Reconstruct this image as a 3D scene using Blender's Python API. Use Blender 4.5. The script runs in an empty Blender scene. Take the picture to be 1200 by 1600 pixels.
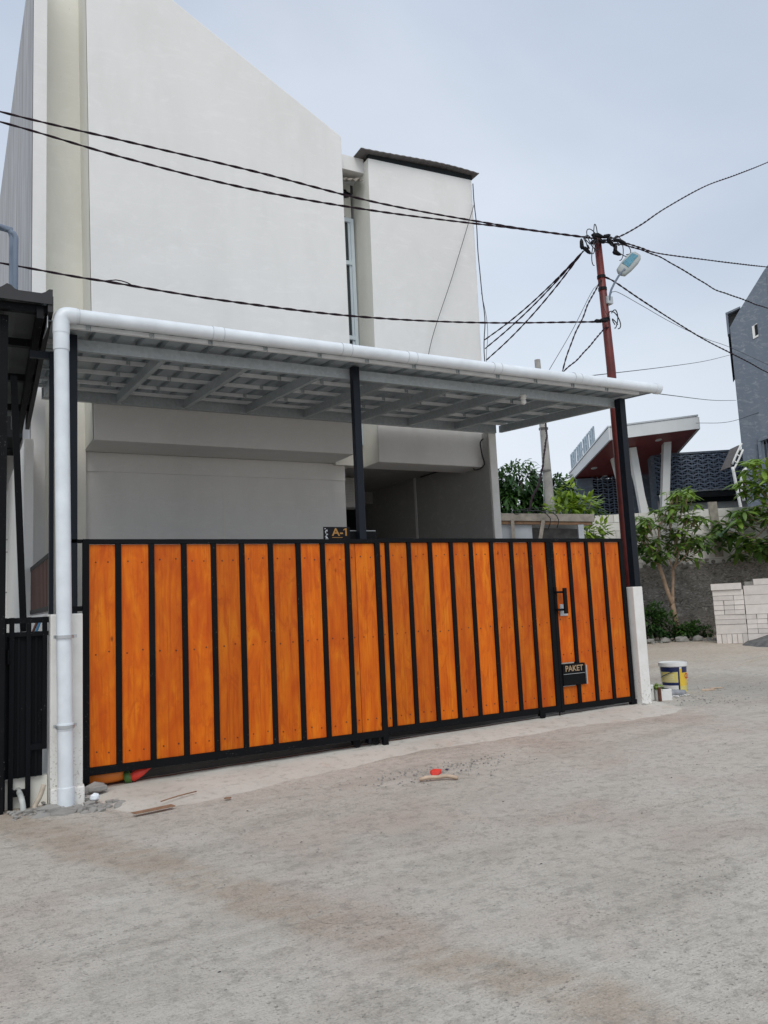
import bpy, math, random
from mathutils import Vector, Matrix
random.seed(7)
rnd = random.Random(11)
S = bpy.context.scene
COL = S.collection

# ------------------------------------------------------------------ camera
CAM_H = 1.25
pitch, yaw, roll = 0.12062, 0.49494, -0.046923
fwd = Vector((math.sin(yaw)*math.cos(pitch), math.cos(yaw)*math.cos(pitch), math.sin(pitch)))
r0 = Vector((math.cos(yaw), -math.sin(yaw), 0)); u0 = r0.cross(fwd)
rt = r0*math.cos(roll)+u0*math.sin(roll); up = -r0*math.sin(roll)+u0*math.cos(roll)
cam_data = bpy.data.cameras.new('camera'); cam = bpy.data.objects.new('camera', cam_data); COL.objects.link(cam)
cam.matrix_world = Matrix(((rt.x, up.x, -fwd.x, 0), (rt.y, up.y, -fwd.y, 0), (rt.z, up.z, -fwd.z, CAM_H), (0, 0, 0, 1)))
cam_data.sensor_fit = 'VERTICAL'; cam_data.sensor_height = 24; cam_data.lens = 1243.1/1600*24
cam_data.clip_start = 0.05; cam_data.clip_end = 2000
S.camera = cam

# ------------------------------------------------------------------ light
SUN_EL, SUN_AZ = 54, 205           # degrees; azimuth clockwise from +Y (behind the camera)
W = bpy.data.worlds.new('World'); S.world = W; W.use_nodes = True
wt = W.node_tree; wn = wt.nodes; wl = wt.links; wn.clear()
wo = wn.new('ShaderNodeOutputWorld'); bg = wn.new('ShaderNodeBackground'); bg.inputs[1].default_value = 0.1
sky = wn.new('ShaderNodeTexSky'); sky.sky_type = 'NISHITA'; sky.sun_disc = False
sky.sun_elevation = math.radians(SUN_EL); sky.sun_rotation = math.radians(SUN_AZ)
sky.air_density = 1.2; sky.dust_density = 3.0; sky.ozone_density = 1.5
tc = wn.new('ShaderNodeTexCoord')
sep = wn.new('ShaderNodeSeparateXYZ'); wl.new(tc.outputs['Generated'], sep.inputs[0])
gr = wn.new('ShaderNodeValToRGB'); wl.new(sep.outputs['Z'], gr.inputs[0])
cr = gr.color_ramp; cr.interpolation = 'EASE'
cr.elements[0].position = 0.0; cr.elements[0].color = (0.79, 0.83, 0.88, 1)
cr.elements[1].position = 0.75; cr.elements[1].color = (0.46, 0.54, 0.67, 1)
e = cr.elements.new(0.22); e.color = (0.66, 0.73, 0.82, 1)
e = cr.elements.new(0.45); e.color = (0.50, 0.58, 0.70, 1)
mp = wn.new('ShaderNodeMapping'); mp.inputs['Scale'].default_value = (1, 1, 2.2); wl.new(tc.outputs['Generated'], mp.inputs[0])
nz = wn.new('ShaderNodeTexNoise'); nz.inputs['Scale'].default_value = 1.7; nz.inputs['Detail'].default_value = 5; nz.inputs['Roughness'].default_value = 0.5
wl.new(mp.outputs[0], nz.inputs['Vector'])
mr = wn.new('ShaderNodeMapRange'); mr.inputs[1].default_value = 0.3; mr.inputs[2].default_value = 0.7; mr.inputs[3].default_value = 0.93; mr.inputs[4].default_value = 1.08
wl.new(nz.outputs['Fac'], mr.inputs[0])
sc = wn.new('ShaderNodeVectorMath'); sc.operation = 'SCALE'; cm = wn.new('ShaderNodeMix'); cm.data_type = 'RGBA'; cm.inputs[7].default_value = (0.80, 0.83, 0.88, 1)
nz2 = wn.new('ShaderNodeTexNoise'); nz2.inputs['Scale'].default_value = 1.15; nz2.inputs['Detail'].default_value = 6; nz2.inputs['Distortion'].default_value = 0.6; wl.new(mp.outputs[0], nz2.inputs['Vector'])
cmr = wn.new('ShaderNodeMapRange'); cmr.inputs[1].default_value = 0.42; cmr.inputs[2].default_value = 0.68; cmr.inputs[4].default_value = 0.42; wl.new(nz2.outputs['Fac'], cmr.inputs[0])
wl.new(cmr.outputs[0], cm.inputs[0]); wl.new(gr.outputs[0], cm.inputs[6]); wl.new(cm.outputs[2], sc.inputs[0]); wl.new(mr.outputs[0], sc.inputs['Scale'])
sc2 = wn.new('ShaderNodeVectorMath'); sc2.operation = 'SCALE'; sc2.inputs['Scale'].default_value = 11.6; wl.new(sc.outputs[0], sc2.inputs[0])
mx = wn.new('ShaderNodeMix'); mx.data_type = 'RGBA'; mx.inputs[0].default_value = 0.88
wl.new(sky.outputs[0], mx.inputs[6]); wl.new(sc2.outputs[0], mx.inputs[7])
wl.new(mx.outputs[2], bg.inputs[0]); wl.new(bg.outputs[0], wo.inputs[0])

sd = bpy.data.lights.new('sun', 'SUN'); sd.energy = 1.5; sd.angle = math.radians(35); sd.color = (1.0, 0.96, 0.9)
sun = bpy.data.objects.new('sun', sd); COL.objects.link(sun)
az, el = math.radians(SUN_AZ), math.radians(SUN_EL)
sdir = Vector((math.sin(az)*math.cos(el), math.cos(az)*math.cos(el), math.sin(el)))
sun.rotation_euler = sdir.to_track_quat('Z', 'Y').to_euler(); sun.location = (-5, -10, 15)

S.view_settings.view_transform = 'Standard'; S.view_settings.look = 'None'
S.view_settings.exposure = 0.0; S.view_settings.gamma = 1.0; S.view_settings.use_curve_mapping = False
S.render.engine = 'CYCLES'
S.cycles.max_bounces = 6; S.cycles.use_denoising = True

# ------------------------------------------------------------------ materials
class NT:
    def __init__(s, name):
        s.m = bpy.data.materials.new(name); s.m.use_nodes = True
        s.t = s.m.node_tree; s.n = s.t.nodes; s.l = s.t.links
        s.b = s.n['Principled BSDF']; s.tc = s.n.new('ShaderNodeTexCoord')
        s.co = s.tc.outputs['Object']
    def geo(s):
        g = s.n.new('ShaderNodeNewGeometry'); s.co = g.outputs['Position']; return s
    def map(s, scale=(1, 1, 1), rot=(0, 0, 0), co=None):
        m = s.n.new('ShaderNodeMapping'); m.inputs['Scale'].default_value = scale; m.inputs['Rotation'].default_value = rot
        s.l.new(co or s.co, m.inputs[0]); return m.outputs[0]
    def noise(s, scale, detail=4, rough=0.55, co=None, dist=0.0):
        n = s.n.new('ShaderNodeTexNoise'); n.inputs['Scale'].default_value = scale; n.inputs['Detail'].default_value = detail
        n.inputs['Roughness'].default_value = rough; n.inputs['Distortion'].default_value = dist
        s.l.new(co or s.co, n.inputs['Vector']); return n.outputs['Fac']
    def ramp(s, fac, stops, interp='LINEAR'):
        r = s.n.new('ShaderNodeValToRGB'); s.l.new(fac, r.inputs[0]); c = r.color_ramp; c.interpolation = interp
        while len(c.elements) < len(stops): c.elements.new(0.5)
        for el_, (p, v) in zip(c.elements, stops):
            el_.position = p; el_.color = (v[0], v[1], v[2], 1) if hasattr(v, '__len__') else (v, v, v, 1)
        return r.outputs[0]
    def mix(s, fac, a, b, mode='MIX'):
        m = s.n.new('ShaderNodeMix'); m.data_type = 'RGBA'; m.blend_type = mode
        for i, v in ((0, fac), (6, a), (7, b)):
            if hasattr(v, 'is_linked') or isinstance(v, bpy.types.NodeSocket): s.l.new(v, m.inputs[i])
            elif i == 0: m.inputs[0].default_value = v
            else: m.inputs[i].default_value = (v[0], v[1], v[2], 1) if hasattr(v, '__len__') else (v, v, v, 1)
        return m.outputs[2]
    def math(s, op, a, b=0.0):
        m = s.n.new('ShaderNodeMath'); m.operation = op
        for i, v in ((0, a), (1, b)):
            if isinstance(v, bpy.types.NodeSocket): s.l.new(v, m.inputs[i])
            else: m.inputs[i].default_value = v
        return m.outputs[0]
    def bump(s, h, strength=0.3, dist=0.01):
        b = s.n.new('ShaderNodeBump'); b.inputs['Strength'].default_value = strength; b.inputs['Distance'].default_value = dist
        s.l.new(h, b.inputs['Height'])
        if s.b.inputs['Normal'].is_linked: s.l.new(s.b.inputs['Normal'].links[0].from_socket, b.inputs['Normal'])
        s.l.new(b.outputs[0], s.b.inputs['Normal'])
    def col(s, c):
        if isinstance(c, bpy.types.NodeSocket): s.l.new(c, s.b.inputs['Base Color'])
        else: s.b.inputs['Base Color'].default_value = (*c, 1)
    def set(s, rough=None, metal=None, spec=None, coat=None, coatr=None, trans=None):
        for k, v in (('Roughness', rough), ('Metallic', metal), ('Specular IOR Level', spec), ('Coat Weight', coat), ('Coat Roughness', coatr), ('Transmission Weight', trans)):
            if v is None: continue
            if isinstance(v, bpy.types.NodeSocket): s.l.new(v, s.b.inputs[k])
            else: s.b.inputs[k].default_value = v

def simple(name, c, rough=0.6, var=0.12, scale=6, bump=0.0, bscale=60, metal=0.0, geo=True, spec=0.5, coat=0.0):
    m = NT(name)
    if geo: m.geo()
    n = m.noise(scale, 5)
    m.col(m.ramp(n, [(0.3, tuple(x*(1-var) for x in c)), (0.7, tuple(min(1, x*(1+var)) for x in c))]))
    m.set(rough=rough, metal=metal, spec=spec, coat=coat)
    if bump: m.bump(m.noise(bscale, 3), bump, 0.004)
    return m.m

M = {}
# painted plaster (warm white), faint trowel marks and weather stains
def plaster(name, c, stain=(0.62, 0.62, 0.58)):
    m = NT(name).geo()
    n1 = m.noise(0.55, 6, 0.6, m.map((1, 1, 0.5)), 0.6)
    n2 = m.noise(3.0, 5, 0.6, m.map((1, 1, 0.35)))
    c1 = m.ramp(n1, [(0.3, tuple(x*0.92 for x in c)), (0.5, c), (0.72, tuple(x*0.97 for x in c))])
    n3 = m.noise(5.5, 6, 0.7, m.map((0.6, 1, 1.6), (0, 0.25, 0)), 0.9)
    c1 = m.mix(m.ramp(n3, [(0.52, 0.0), (0.72, 0.16)]), c1, (1.0, 0.99, 0.97))
    s = m.ramp(n2, [(0.5, 0.0), (0.78, 0.30)])
    c2 = m.mix(s, c1, stain)
    # fine specks of dirt
    v = m.noise(38, 2, 0.5)
    c3 = m.mix(m.ramp(v, [(0.73, 0.0), (0.77, 0.35)]), c2, (0.33, 0.32, 0.3))
    m.col(c3); m.set(rough=0.85, spec=0.25)
    m.bump(m.noise(2.2, 4, 0.6, m.map((1, 1, 0.4)), 0.8), 0.35, 0.012)
    m.bump(m.noise(45, 3), 0.2, 0.003)
    return m.m
M['wall'] = plaster('white_plaster', (0.76, 0.752, 0.73))
M['wall_cream'] = plaster('cream_plaster', (0.80, 0.79, 0.72))
M['wall_side'] = plaster('offwhite_plaster', (0.755, 0.75, 0.725))
M['wall_shaded'] = plaster('white_plaster_shaded', (0.40, 0.40, 0.38), (0.33, 0.33, 0.31))  # white plaster inside the carport, with its shade put into the grey
M['soffit'] = simple('soffit_board', (0.66, 0.66, 0.63), 0.8, 0.04, 2)

def road_mat():
    m = NT('worn_concrete').geo()
    big = m.noise(0.35, 5, 0.6, dist=0.5)
    mid = m.noise(1.6, 6, 0.65, m.map((0.55, 1.4, 1), (0, 0, 0.55)), 0.6)
    fine = m.noise(14, 6, 0.7)
    grit = m.noise(110, 4, 0.7)
    c = m.ramp(big, [(0.3, (0.52, 0.47, 0.405)), (0.5, (0.57, 0.53, 0.465)), (0.72, (0.60, 0.54, 0.47))])
    c = m.mix(m.ramp(mid, [(0.36, 0.5), (0.5, 0.0)]), c, (0.40, 0.365, 0.31))
    c = m.mix(m.ramp(mid, [(0.58, 0.0), (0.72, 0.5)]), c, (0.68, 0.645, 0.58))
    # pinkish-brown dried mud trail running diagonally in the foreground
    sp = m.n.new('ShaderNodeSeparateXYZ'); m.l.new(m.co, sp.inputs[0])
    d = m.math('ADD', m.math('MULTIPLY', sp.outputs['X'], 0.94), m.math('ADD', m.math('MULTIPLY', sp.outputs['Y'], 0.343), -2.58))
    w = m.math('MULTIPLY', m.noise(1.6, 4, 0.6), 0.5)
    d = m.math('ABSOLUTE', m.math('ADD', d, m.math('ADD', w, -0.25)))
    trail = m.math('MULTIPLY', m.ramp(d, [(0.10, 1.0), (0.27, 0.0)]), m.ramp(m.noise(2.6, 6, 0.75, m.map((0.6, 1.6, 1), (0, 0, 0.5))), [(0.36, 0.12), (0.56, 0.85)]))
    c = m.mix(m.math('MULTIPLY', trail, 0.8), c, (0.40, 0.315, 0.235))
    pinkf = m.ramp(m.noise(0.75, 4, 0.6, m.map((1, 1, 1), (0, 0, 0.9))), [(0.50, 0.0), (0.66, 0.6)])
    c = m.mix(pinkf, c, (0.47, 0.375, 0.32))
    # sandy dust toward the far side of the road
    far = m.ramp(m.math('ADD', m.math('MULTIPLY', sp.outputs['X'], 0.0475), m.math('MULTIPLY', sp.outputs['Y'], 0.088)), [(0.0, 0.0), (1.0, 0.0)])
    fd = m.math('ADD', m.math('MULTIPLY', sp.outputs['X'], 0.0475), m.math('MULTIPLY', sp.outputs['Y'], 0.088))
    fd = m.math('ADD', fd, m.math('MULTIPLY', m.noise(0.8, 4), 0.25))
    c = m.mix(m.ramp(fd, [(0.0, 0.0), (0.999, 0.0), (1.0, 0.0)]), c, (0.4, 0.33, 0.25))
    sand = m.n.new('ShaderNodeMapRange'); sand.inputs[1].default_value = 1.28; sand.inputs[2].default_value = 1.65; m.l.new(fd, sand.inputs[0])
    c = m.mix(m.math('MULTIPLY', sand.outputs[0], 0.62), c, (0.50, 0.41, 0.315))
    # dark damp gravelly patch past the gate
    g1 = m.n.new('ShaderNodeVectorMath'); g1.operation = 'DISTANCE'; m.l.new(m.co, g1.inputs[0]); g1.inputs[1].default_value = (9.3, 7.3, 0.0)
    gd = m.math('ADD', g1.outputs['Value'], m.math('MULTIPLY', m.noise(1.3, 5, 0.6), 1.6))
    c = m.mix(m.ramp(m.math('MULTIPLY', gd, 0.25), [(0.28, 0.5), (0.72, 0.0)]), c, (0.27, 0.25, 0.22))
    c = m.mix(m.ramp(fine, [(0.38, 0.35), (0.5, 0.0), (0.62, 0.0), (0.75, 0.28)]), c, m.ramp(fine, [(0.45, (0.2, 0.185, 0.16)), (0.55, (0.55, 0.52, 0.47))]))
    streak = m.noise(6, 7, 0.74, m.map((0.45, 1.9, 1), (0, 0, 0.42)), 2.2)
    smask = m.ramp(m.noise(1.4, 4, 0.6), [(0.42, 0.15), (0.6, 1.0)])
    c = m.mix(m.math('MULTIPLY', smask, m.ramp(streak, [(0.30, 0.4), (0.45, 0.0), (0.56, 0.0), (0.7, 0.35)])), c, m.ramp(streak, [(0.45, (0.245, 0.215, 0.175)), (0.55, (0.66, 0.62, 0.55))]))
    # pits and grains
    v = m.n.new('ShaderNodeTexVoronoi'); v.inputs['Scale'].default_value = 34; m.l.new(m.co, v.inputs['Vector'])
    pit = m.math('MULTIPLY', m.ramp(v.outputs['Distance'], [(0.12, 1.0), (0.26, 0.0)]), m.ramp(m.noise(2.3, 3), [(0.42, 0.0), (0.58, 0.8)]))
    c = m.mix(m.math('MULTIPLY', pit, 0.5), c, (0.2, 0.185, 0.16))
    # hairline cracks
    v2 = m.n.new('ShaderNodeTexVoronoi'); v2.feature = 'DISTANCE_TO_EDGE'; v2.inputs['Scale'].default_value = 0.42
    wv = m.n.new('ShaderNodeVectorMath'); wv.operation = 'ADD'; m.l.new(m.co, wv.inputs[0])
    nn = m.n.new('ShaderNodeTexNoise'); nn.inputs['Scale'].default_value = 2.2; nn.inputs['Detail'].default_value = 6; m.l.new(m.co, nn.inputs['Vector'])
    s3 = m.n.new('ShaderNodeVectorMath'); s3.operation = 'SCALE'; s3.inputs['Scale'].default_value = 0.9; m.l.new(nn.outputs['Color'], s3.inputs[0]); m.l.new(s3.outputs[0], wv.inputs[1])
    m.l.new(wv.outputs[0], v2.inputs['Vector'])
    crack = m.math('MULTIPLY', m.ramp(v2.outputs['Distance'], [(0.0, 1.0), (0.004, 0.0)]), m.ramp(m.noise(0.9, 3), [(0.5, 0.0), (0.64, 0.4)]))
    c = m.mix(crack, c, (0.15, 0.135, 0.115))
    c = m.mix(m.ramp(grit, [(0.3, 0.55), (0.47, 0.0), (0.54, 0.0), (0.7, 0.45)]), c, m.ramp(grit, [(0.45, (0.16, 0.15, 0.13)), (0.55, (0.62, 0.59, 0.54))]))
    m.col(c); m.set(rough=0.92, spec=0.2)
    # broom lines: fine anisotropic grooves
    br = m.noise(9, 4, 0.65, m.map((0.5, 5, 1), (0, 0, 0.35)), 1.6)
    m.bump(m.noise(5, 7, 0.75), 0.7, 0.03)
    m.bump(br, 0.5, 0.015)
    m.bump(grit, 0.8, 0.008)
    m.bump(m.math('MULTIPLY', m.math('ADD', crack, pit), -1.0), 0.6, 0.01)
    return m.m
M['road'] = road_mat()
def apron_mat():
    m = NT('apron_concrete').geo()
    n = m.noise(1.1, 6, 0.65, dist=0.5); f = m.noise(11, 6, 0.7); g = m.noise(150, 3)
    c = m.ramp(n, [(0.3, (0.48, 0.455, 0.40)), (0.5, (0.56, 0.53, 0.475)), (0.7, (0.61, 0.58, 0.52))])
    c = m.mix(m.ramp(f, [(0.32, 0.5), (0.48, 0.0)]), c, (0.25, 0.235, 0.20))
    c = m.mix(m.ramp(m.noise(2.6, 5, 0.6), [(0.6, 0.0), (0.72, 0.5)]), c, (0.52, 0.41, 0.33))
    c = m.mix(m.ramp(g, [(0.3, 0.25), (0.48, 0.0)]), c, (0.2, 0.19, 0.17))
    m.col(c); m.set(rough=0.9, spec=0.2)
    m.bump(m.noise(6, 6, 0.7), 0.45, 0.015); m.bump(g, 0.5, 0.004)
    return m.m
M['apron'] = apron_mat()
M['floor'] = simple('carport_floor_tile', (0.06, 0.05, 0.042), 0.55, 0.2, 4)

def wood(name):
    m = NT(name); co = m.co
    oi = m.n.new('ShaderNodeObjectInfo')
    ad = m.n.new('ShaderNodeVectorMath'); ad.operation = 'ADD'; m.l.new(co, ad.inputs[0])
    sc_ = m.n.new('ShaderNodeCombineXYZ')
    m.l.new(m.math('MULTIPLY', oi.outputs['Random'], 37.0), sc_.inputs[0]); m.l.new(m.math('MULTIPLY', oi.outputs['Random'], 91.0), sc_.inputs[2])
    m.l.new(sc_.outputs[0], ad.inputs[1]); co2 = ad.outputs[0]
    grain = m.noise(26, 6, 0.65, m.map((1.6, 1, 0.055), co=co2), 0.8)
    band = m.noise(7, 4, 0.6, m.map((1.6, 1, 0.28), co=co2), 0.8)
    blot = m.noise(3.4, 4, 0.6, m.map((1.1, 1, 0.6), co=co2), 1.2)
    c = m.ramp(band, [(0.28, (0.50, 0.080, 0.003)), (0.5, (0.64, 0.138, 0.004)), (0.72, (0.71, 0.205, 0.007))])
    c = m.mix(m.ramp(grain, [(0.34, 0.55), (0.50, 0.0)]), c, (0.36, 0.055, 0.004))
    patch = m.noise(5.0, 5, 0.7, m.map((1.4, 1, 0.5), co=co2), 2.0)
    c = m.mix(m.ramp(patch, [(0.54, 0.0), (0.60, 0.35), (0.7, 0.55)]), c, (0.42, 0.062, 0.004))
    # varnish blotches: each board has its own amount of red
    rr = m.n.new('ShaderNodeMapRange'); rr.inputs[3].default_value = 0.1; rr.inputs[4].default_value = 0.75; m.l.new(oi.outputs['Random'], rr.inputs[0])
    c = m.mix(m.math('MULTIPLY', m.ramp(blot, [(0.38, 0.0), (0.66, 1.0)]), rr.outputs[0]), c, (0.46, 0.062, 0.004))
    hs = m.n.new('ShaderNodeHueSaturation'); m.l.new(c, hs.inputs['Color'])
    vv = m.n.new('ShaderNodeMapRange'); vv.inputs[3].default_value = 0.84; vv.inputs[4].default_value = 1.2
    m.l.new(m.math('FRACT', m.math('MULTIPLY', oi.outputs['Random'], 7.31)), vv.inputs[0]); m.l.new(vv.outputs[0], hs.inputs['Value'])
    # knots
    v = m.n.new('ShaderNodeTexVoronoi'); v.inputs['Scale'].default_value = 2.6; m.l.new(m.map((1.5, 1, 0.8), co=co2), v.inputs['Vector'])
    c = m.mix(m.ramp(v.outputs['Distance'], [(0.02, 0.75), (0.06, 0.0)]), hs.outputs[0], (0.14, 0.022, 0.004))
    m.col(c); m.set(rough=0.45, spec=0.18, coat=0.07, coatr=0.2)
    m.bump(grain, 0.25, 0.003)
    return m.m
M['plank'] = wood('varnished_plank')
def speckmetal(name, c, speck=0.35, rough=0.55):
    m = NT(name).geo()
    n = m.noise(3, 4)
    cc = m.ramp(n, [(0.3, tuple(x*0.8 for x in c)), (0.7, tuple(x*1.3 for x in c))])
    v = m.noise(95, 2, 0.5); v2 = m.noise(2.1, 3)
    f = m.math('MULTIPLY', m.ramp(v, [(0.70, 0.0), (0.74, 1.0)]), m.ramp(v2, [(0.5, 0.0), (0.65, speck)]))
    m.col(m.mix(f, cc, (0.4, 0.39, 0.37))); m.set(rough=rough, spec=0.12)
    m.bump(m.noise(60, 3), 0.1, 0.002)
    return m.m
M['black'] = speckmetal('black_painted_steel', (0.0045, 0.005, 0.006), 0.5)
M['black2'] = speckmetal('black_gate_steel', (0.004, 0.005, 0.0065), 1.0, 0.6)
M['dkblue'] = simple('blue_black_steel', (0.005, 0.008, 0.014), 0.4, 0.2, 3, spec=0.25)
def galv(name, c, metal=0.55):
    m = NT(name).geo()
    v = m.n.new('ShaderNodeTexVoronoi'); v.inputs['Scale'].default_value = 34; m.l.new(m.co, v.inputs['Vector'])
    k = m.mix(0.5, m.ramp(v.outputs['Color'], [(0.2, tuple(x*0.85 for x in c)), (0.8, tuple(x*1.12 for x in c))]), m.ramp(m.noise(1.8, 5), [(0.3, tuple(x*0.8 for x in c)), (0.7, tuple(x*1.15 for x in c))]))
    m.col(k); m.set(rough=0.45, metal=metal)
    return m.m
M['galv'] = galv('galvanised_steel', (0.46, 0.50, 0.52), 0.35)
M['galvd'] = galv('zinc_roof_sheet', (0.38, 0.43, 0.46), 0.3)
M['galvl'] = simple('bright_zinc_batten', (0.78, 0.80, 0.81), 0.4, 0.1, 4, metal=0.0)
M['pvcg'] = simple('dull_pvc', (0.50, 0.52, 0.54), 0.6, 0.1, 5)
M['pvc'] = simple('white_pvc', (0.73, 0.775, 0.81), 0.38, 0.09, 5, spec=0.45)
def paintwhite(name):
    m = NT(name).geo()
    n = m.noise(5, 5, 0.6)
    c = m.ramp(n, [(0.3, (0.70, 0.69, 0.65)), (0.6, (0.78, 0.775, 0.74))])
    sp = m.n.new('ShaderNodeSeparateXYZ'); m.l.new(m.co, sp.inputs[0])
    low = m.n.new('ShaderNodeMapRange'); low.inputs[1].default_value = 0.55; low.inputs[2].default_value = -0.1; m.l.new(sp.outputs['Z'], low.inputs[0])
    f = m.math('MULTIPLY', m.ramp(m.noise(55, 4, 0.6), [(0.55, 0.0), (0.66, 1.0)]), low.outputs[0])
    c = m.mix(f, c, (0.32, 0.29, 0.25))
    m.col(c); m.set(rough=0.8, spec=0.25); m.bump(m.noise(20, 4), 0.3, 0.004)
    return m.m
M['pillar'] = paintwhite('pillar_white_paint')
M['poleRed'] = simple('red_oxide_paint', (0.115, 0.013, 0.010), 0.5, 0.3, 8)
M['cable'] = simple('cable_sheath', (0.018, 0.006, 0.011), 0.65, 0.2, 10, spec=0.25)
M['cableb'] = simple('black_cable_sheath', (0.008, 0.008, 0.010), 0.5, 0.2, 10)
M['blackp'] = simple('black_plastic', (0.006, 0.006, 0.008), 0.6, 0.2, 10, spec=0.2)
M['concrete'] = simple('grey_concrete', (0.30, 0.29, 0.27), 0.9, 0.2, 5, 0.5, 40)
M['rust'] = simple('rusty_iron', (0.10, 0.035, 0.02), 0.8, 0.4, 20, 0.3)
M['screw'] = simple('dark_screw', (0.04, 0.012, 0.008), 0.7, 0.3, 20)
M['gold'] = simple('gold_letter', (0.36, 0.18, 0.04), 0.5, 0.05)
M['gold_l'] = simple('pale_gold_letter', (0.36, 0.25, 0.14), 0.5, 0.05)
M['steel'] = simple('brushed_steel', (0.5, 0.52, 0.53), 0.35, 0.05, metal=0.5)
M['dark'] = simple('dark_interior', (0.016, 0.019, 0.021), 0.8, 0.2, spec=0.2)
M['bluegrey'] = plaster('blue_grey_plaster', (0.155, 0.185, 0.225), (0.24, 0.26, 0.29))
M['bluegrey2'] = simple('breeze_block_paint', (0.17, 0.21, 0.275), 0.75, 0.12, 4)
M['fascia'] = simple('white_fascia', (0.66, 0.68, 0.68), 0.5, 0.05, 2)
M['colw'] = simple('white_column_paint', (0.72, 0.72, 0.69), 0.5, 0.05, 2)
M['lamp_off'] = simple('frosted_diffuser', (0.75, 0.75, 0.72), 0.4, 0.03)
def soffred():
    m = NT('red_soffit_boards'); 
    w = m.n.new('ShaderNodeTexWave'); w.inputs['Scale'].default_value = 3.3; w.bands_direction = 'Y'; m.l.new(m.co, w.inputs['Vector'])
    m.col(m.mix(m.ramp(w.outputs['Fac'], [(0.0, 0.5), (0.08, 0.0)]), m.ramp(m.noise(3, 4), [(0.3, (0.24, 0.045, 0.04)), (0.7, (0.30, 0.06, 0.05))]), (0.05, 0.01, 0.01)))
    m.set(rough=0.45); return m.m
M['soffred'] = soffred()
def roughplaster():
    m = NT('rough_cement_render').geo()
    n = m.noise(2.0, 6, 0.7, dist=1.0); f = m.noise(7, 6, 0.75, m.map((1, 1, 2.0)), 1.5)
    c = m.ramp(n, [(0.3, (0.22, 0.205, 0.185)), (0.6, (0.31, 0.29, 0.265))])
    c = m.mix(m.ramp(f, [(0.36, 0.9), (0.50, 0.0), (0.54, 0.0), (0.64, 0.85)]), c, m.ramp(f, [(0.45, (0.08, 0.075, 0.067)), (0.55, (0.58, 0.55, 0.5))]))
    sp = m.n.new('ShaderNodeSeparateXYZ'); m.l.new(m.co, sp.inputs[0])
    low = m.n.new('ShaderNodeMapRange'); low.inputs[1].default_value = 0.85; low.inputs[2].default_value = 0.35; m.l.new(sp.outputs['Z'], low.inputs[0])
    c = m.mix(m.math('MULTIPLY', low.outputs[0], m.ramp(m.noise(1.5, 4), [(0.4, 0.2), (0.6, 0.9)])), c, (0.20, 0.15, 0.11))
    m.col(c); m.set(rough=0.95, spec=0.1); m.bump(f, 1.0, 0.06); return m.m
M['render'] = roughplaster()
def aac(name, c=(0.76, 0.735, 0.69)):
    m = NT(name)
    oi = m.n.new('ShaderNodeObjectInfo')
    g = m.n.new('ShaderNodeNewGeometry'); m.co = g.outputs['Position']
    n = m.noise(9, 5, 0.6)
    cc = m.ramp(n, [(0.3, tuple(x*0.88 for x in c)), (0.7, c)])
    hs = m.n.new('ShaderNodeHueSaturation'); m.l.new(cc, hs.inputs['Color'])
    mr_ = m.n.new('ShaderNodeMapRange'); mr_.inputs[3].default_value = 0.86; mr_.inputs[4].default_value = 1.08; m.l.new(oi.outputs['Random'], mr_.inputs[0]); m.l.new(mr_.outputs[0], hs.inputs['Value'])
    m.col(hs.outputs[0]); m.set(rough=0.95, spec=0.1); m.bump(m.noise(70, 3), 0.4, 0.004); return m.m
M['aac'] = aac('aerated_block')
M['aacp'] = aac('aerated_block_stacked', (0.80, 0.74, 0.69))
M['mortar'] = simple('mortar', (0.26, 0.25, 0.23), 0.95, 0.15, 20)
M['oldwood'] = simple('weathered_timber', (0.30, 0.27, 0.23), 0.85, 0.25, 9, 0.4, 50)
M['brownwood'] = simple('brown_timber', (0.24, 0.14, 0.08), 0.8, 0.25, 9, 0.4, 50)
M['slat'] = simple('red_brown_slat', (0.075, 0.024, 0.014), 0.6, 0.2, 9)
M['zincpale'] = simple('pale_zinc', (0.42, 0.45, 0.48), 0.5, 0.1, 3, metal=0.3)
M['bark'] = simple('pale_bark', (0.36, 0.25, 0.17), 0.85, 0.25, 14, 0.5, 40)
M['barkd'] = simple('dark_bark', (0.10, 0.08, 0.06), 0.9, 0.25, 14, 0.5, 40)
def leafmat(name, dark, light, sat=1.0):
    m = NT(name).geo()
    oi = m.n.new('ShaderNodeObjectInfo')
    at = m.n.new('ShaderNodeAttribute'); at.attribute_name = 'tint'
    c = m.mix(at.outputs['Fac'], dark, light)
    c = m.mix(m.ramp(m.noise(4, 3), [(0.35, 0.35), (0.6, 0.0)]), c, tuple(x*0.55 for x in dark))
    m.col(c); m.set(rough=0.42, spec=0.4)
    m.b.inputs['Subsurface Weight'].default_value = 0.0
    # thin leaf: let some light through
    tr = m.n.new('ShaderNodeBsdfTranslucent'); m.l.new(c, tr.inputs[0])
    ms = m.n.new('ShaderNodeMixShader'); ms.inputs[0].default_value = 0.3
    out = m.n['Material Output']; m.l.new(m.b.outputs[0], ms.inputs[1]); m.l.new(tr.outputs[0], ms.inputs[2]); m.l.new(ms.outputs[0], out.inputs[0])
    return m.m
M['leaf'] = leafmat('mid_green_leaf', (0.036, 0.095, 0.025), (0.27, 0.42, 0.05))
M['leafy'] = leafmat('yellow_green_leaf', (0.08, 0.17, 0.02), (0.36, 0.50, 0.05))
M['leafd'] = leafmat('deep_green_leaf', (0.018, 0.055, 0.014), (0.09, 0.20, 0.038))
M['tiles'] = simple('charcoal_roof_sheet', (0.020, 0.019, 0.021), 0.5, 0.2, 5)
M['roofund'] = simple('dark_roof_underside', (0.075, 0.085, 0.085), 0.6, 0.25, 3)
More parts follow.
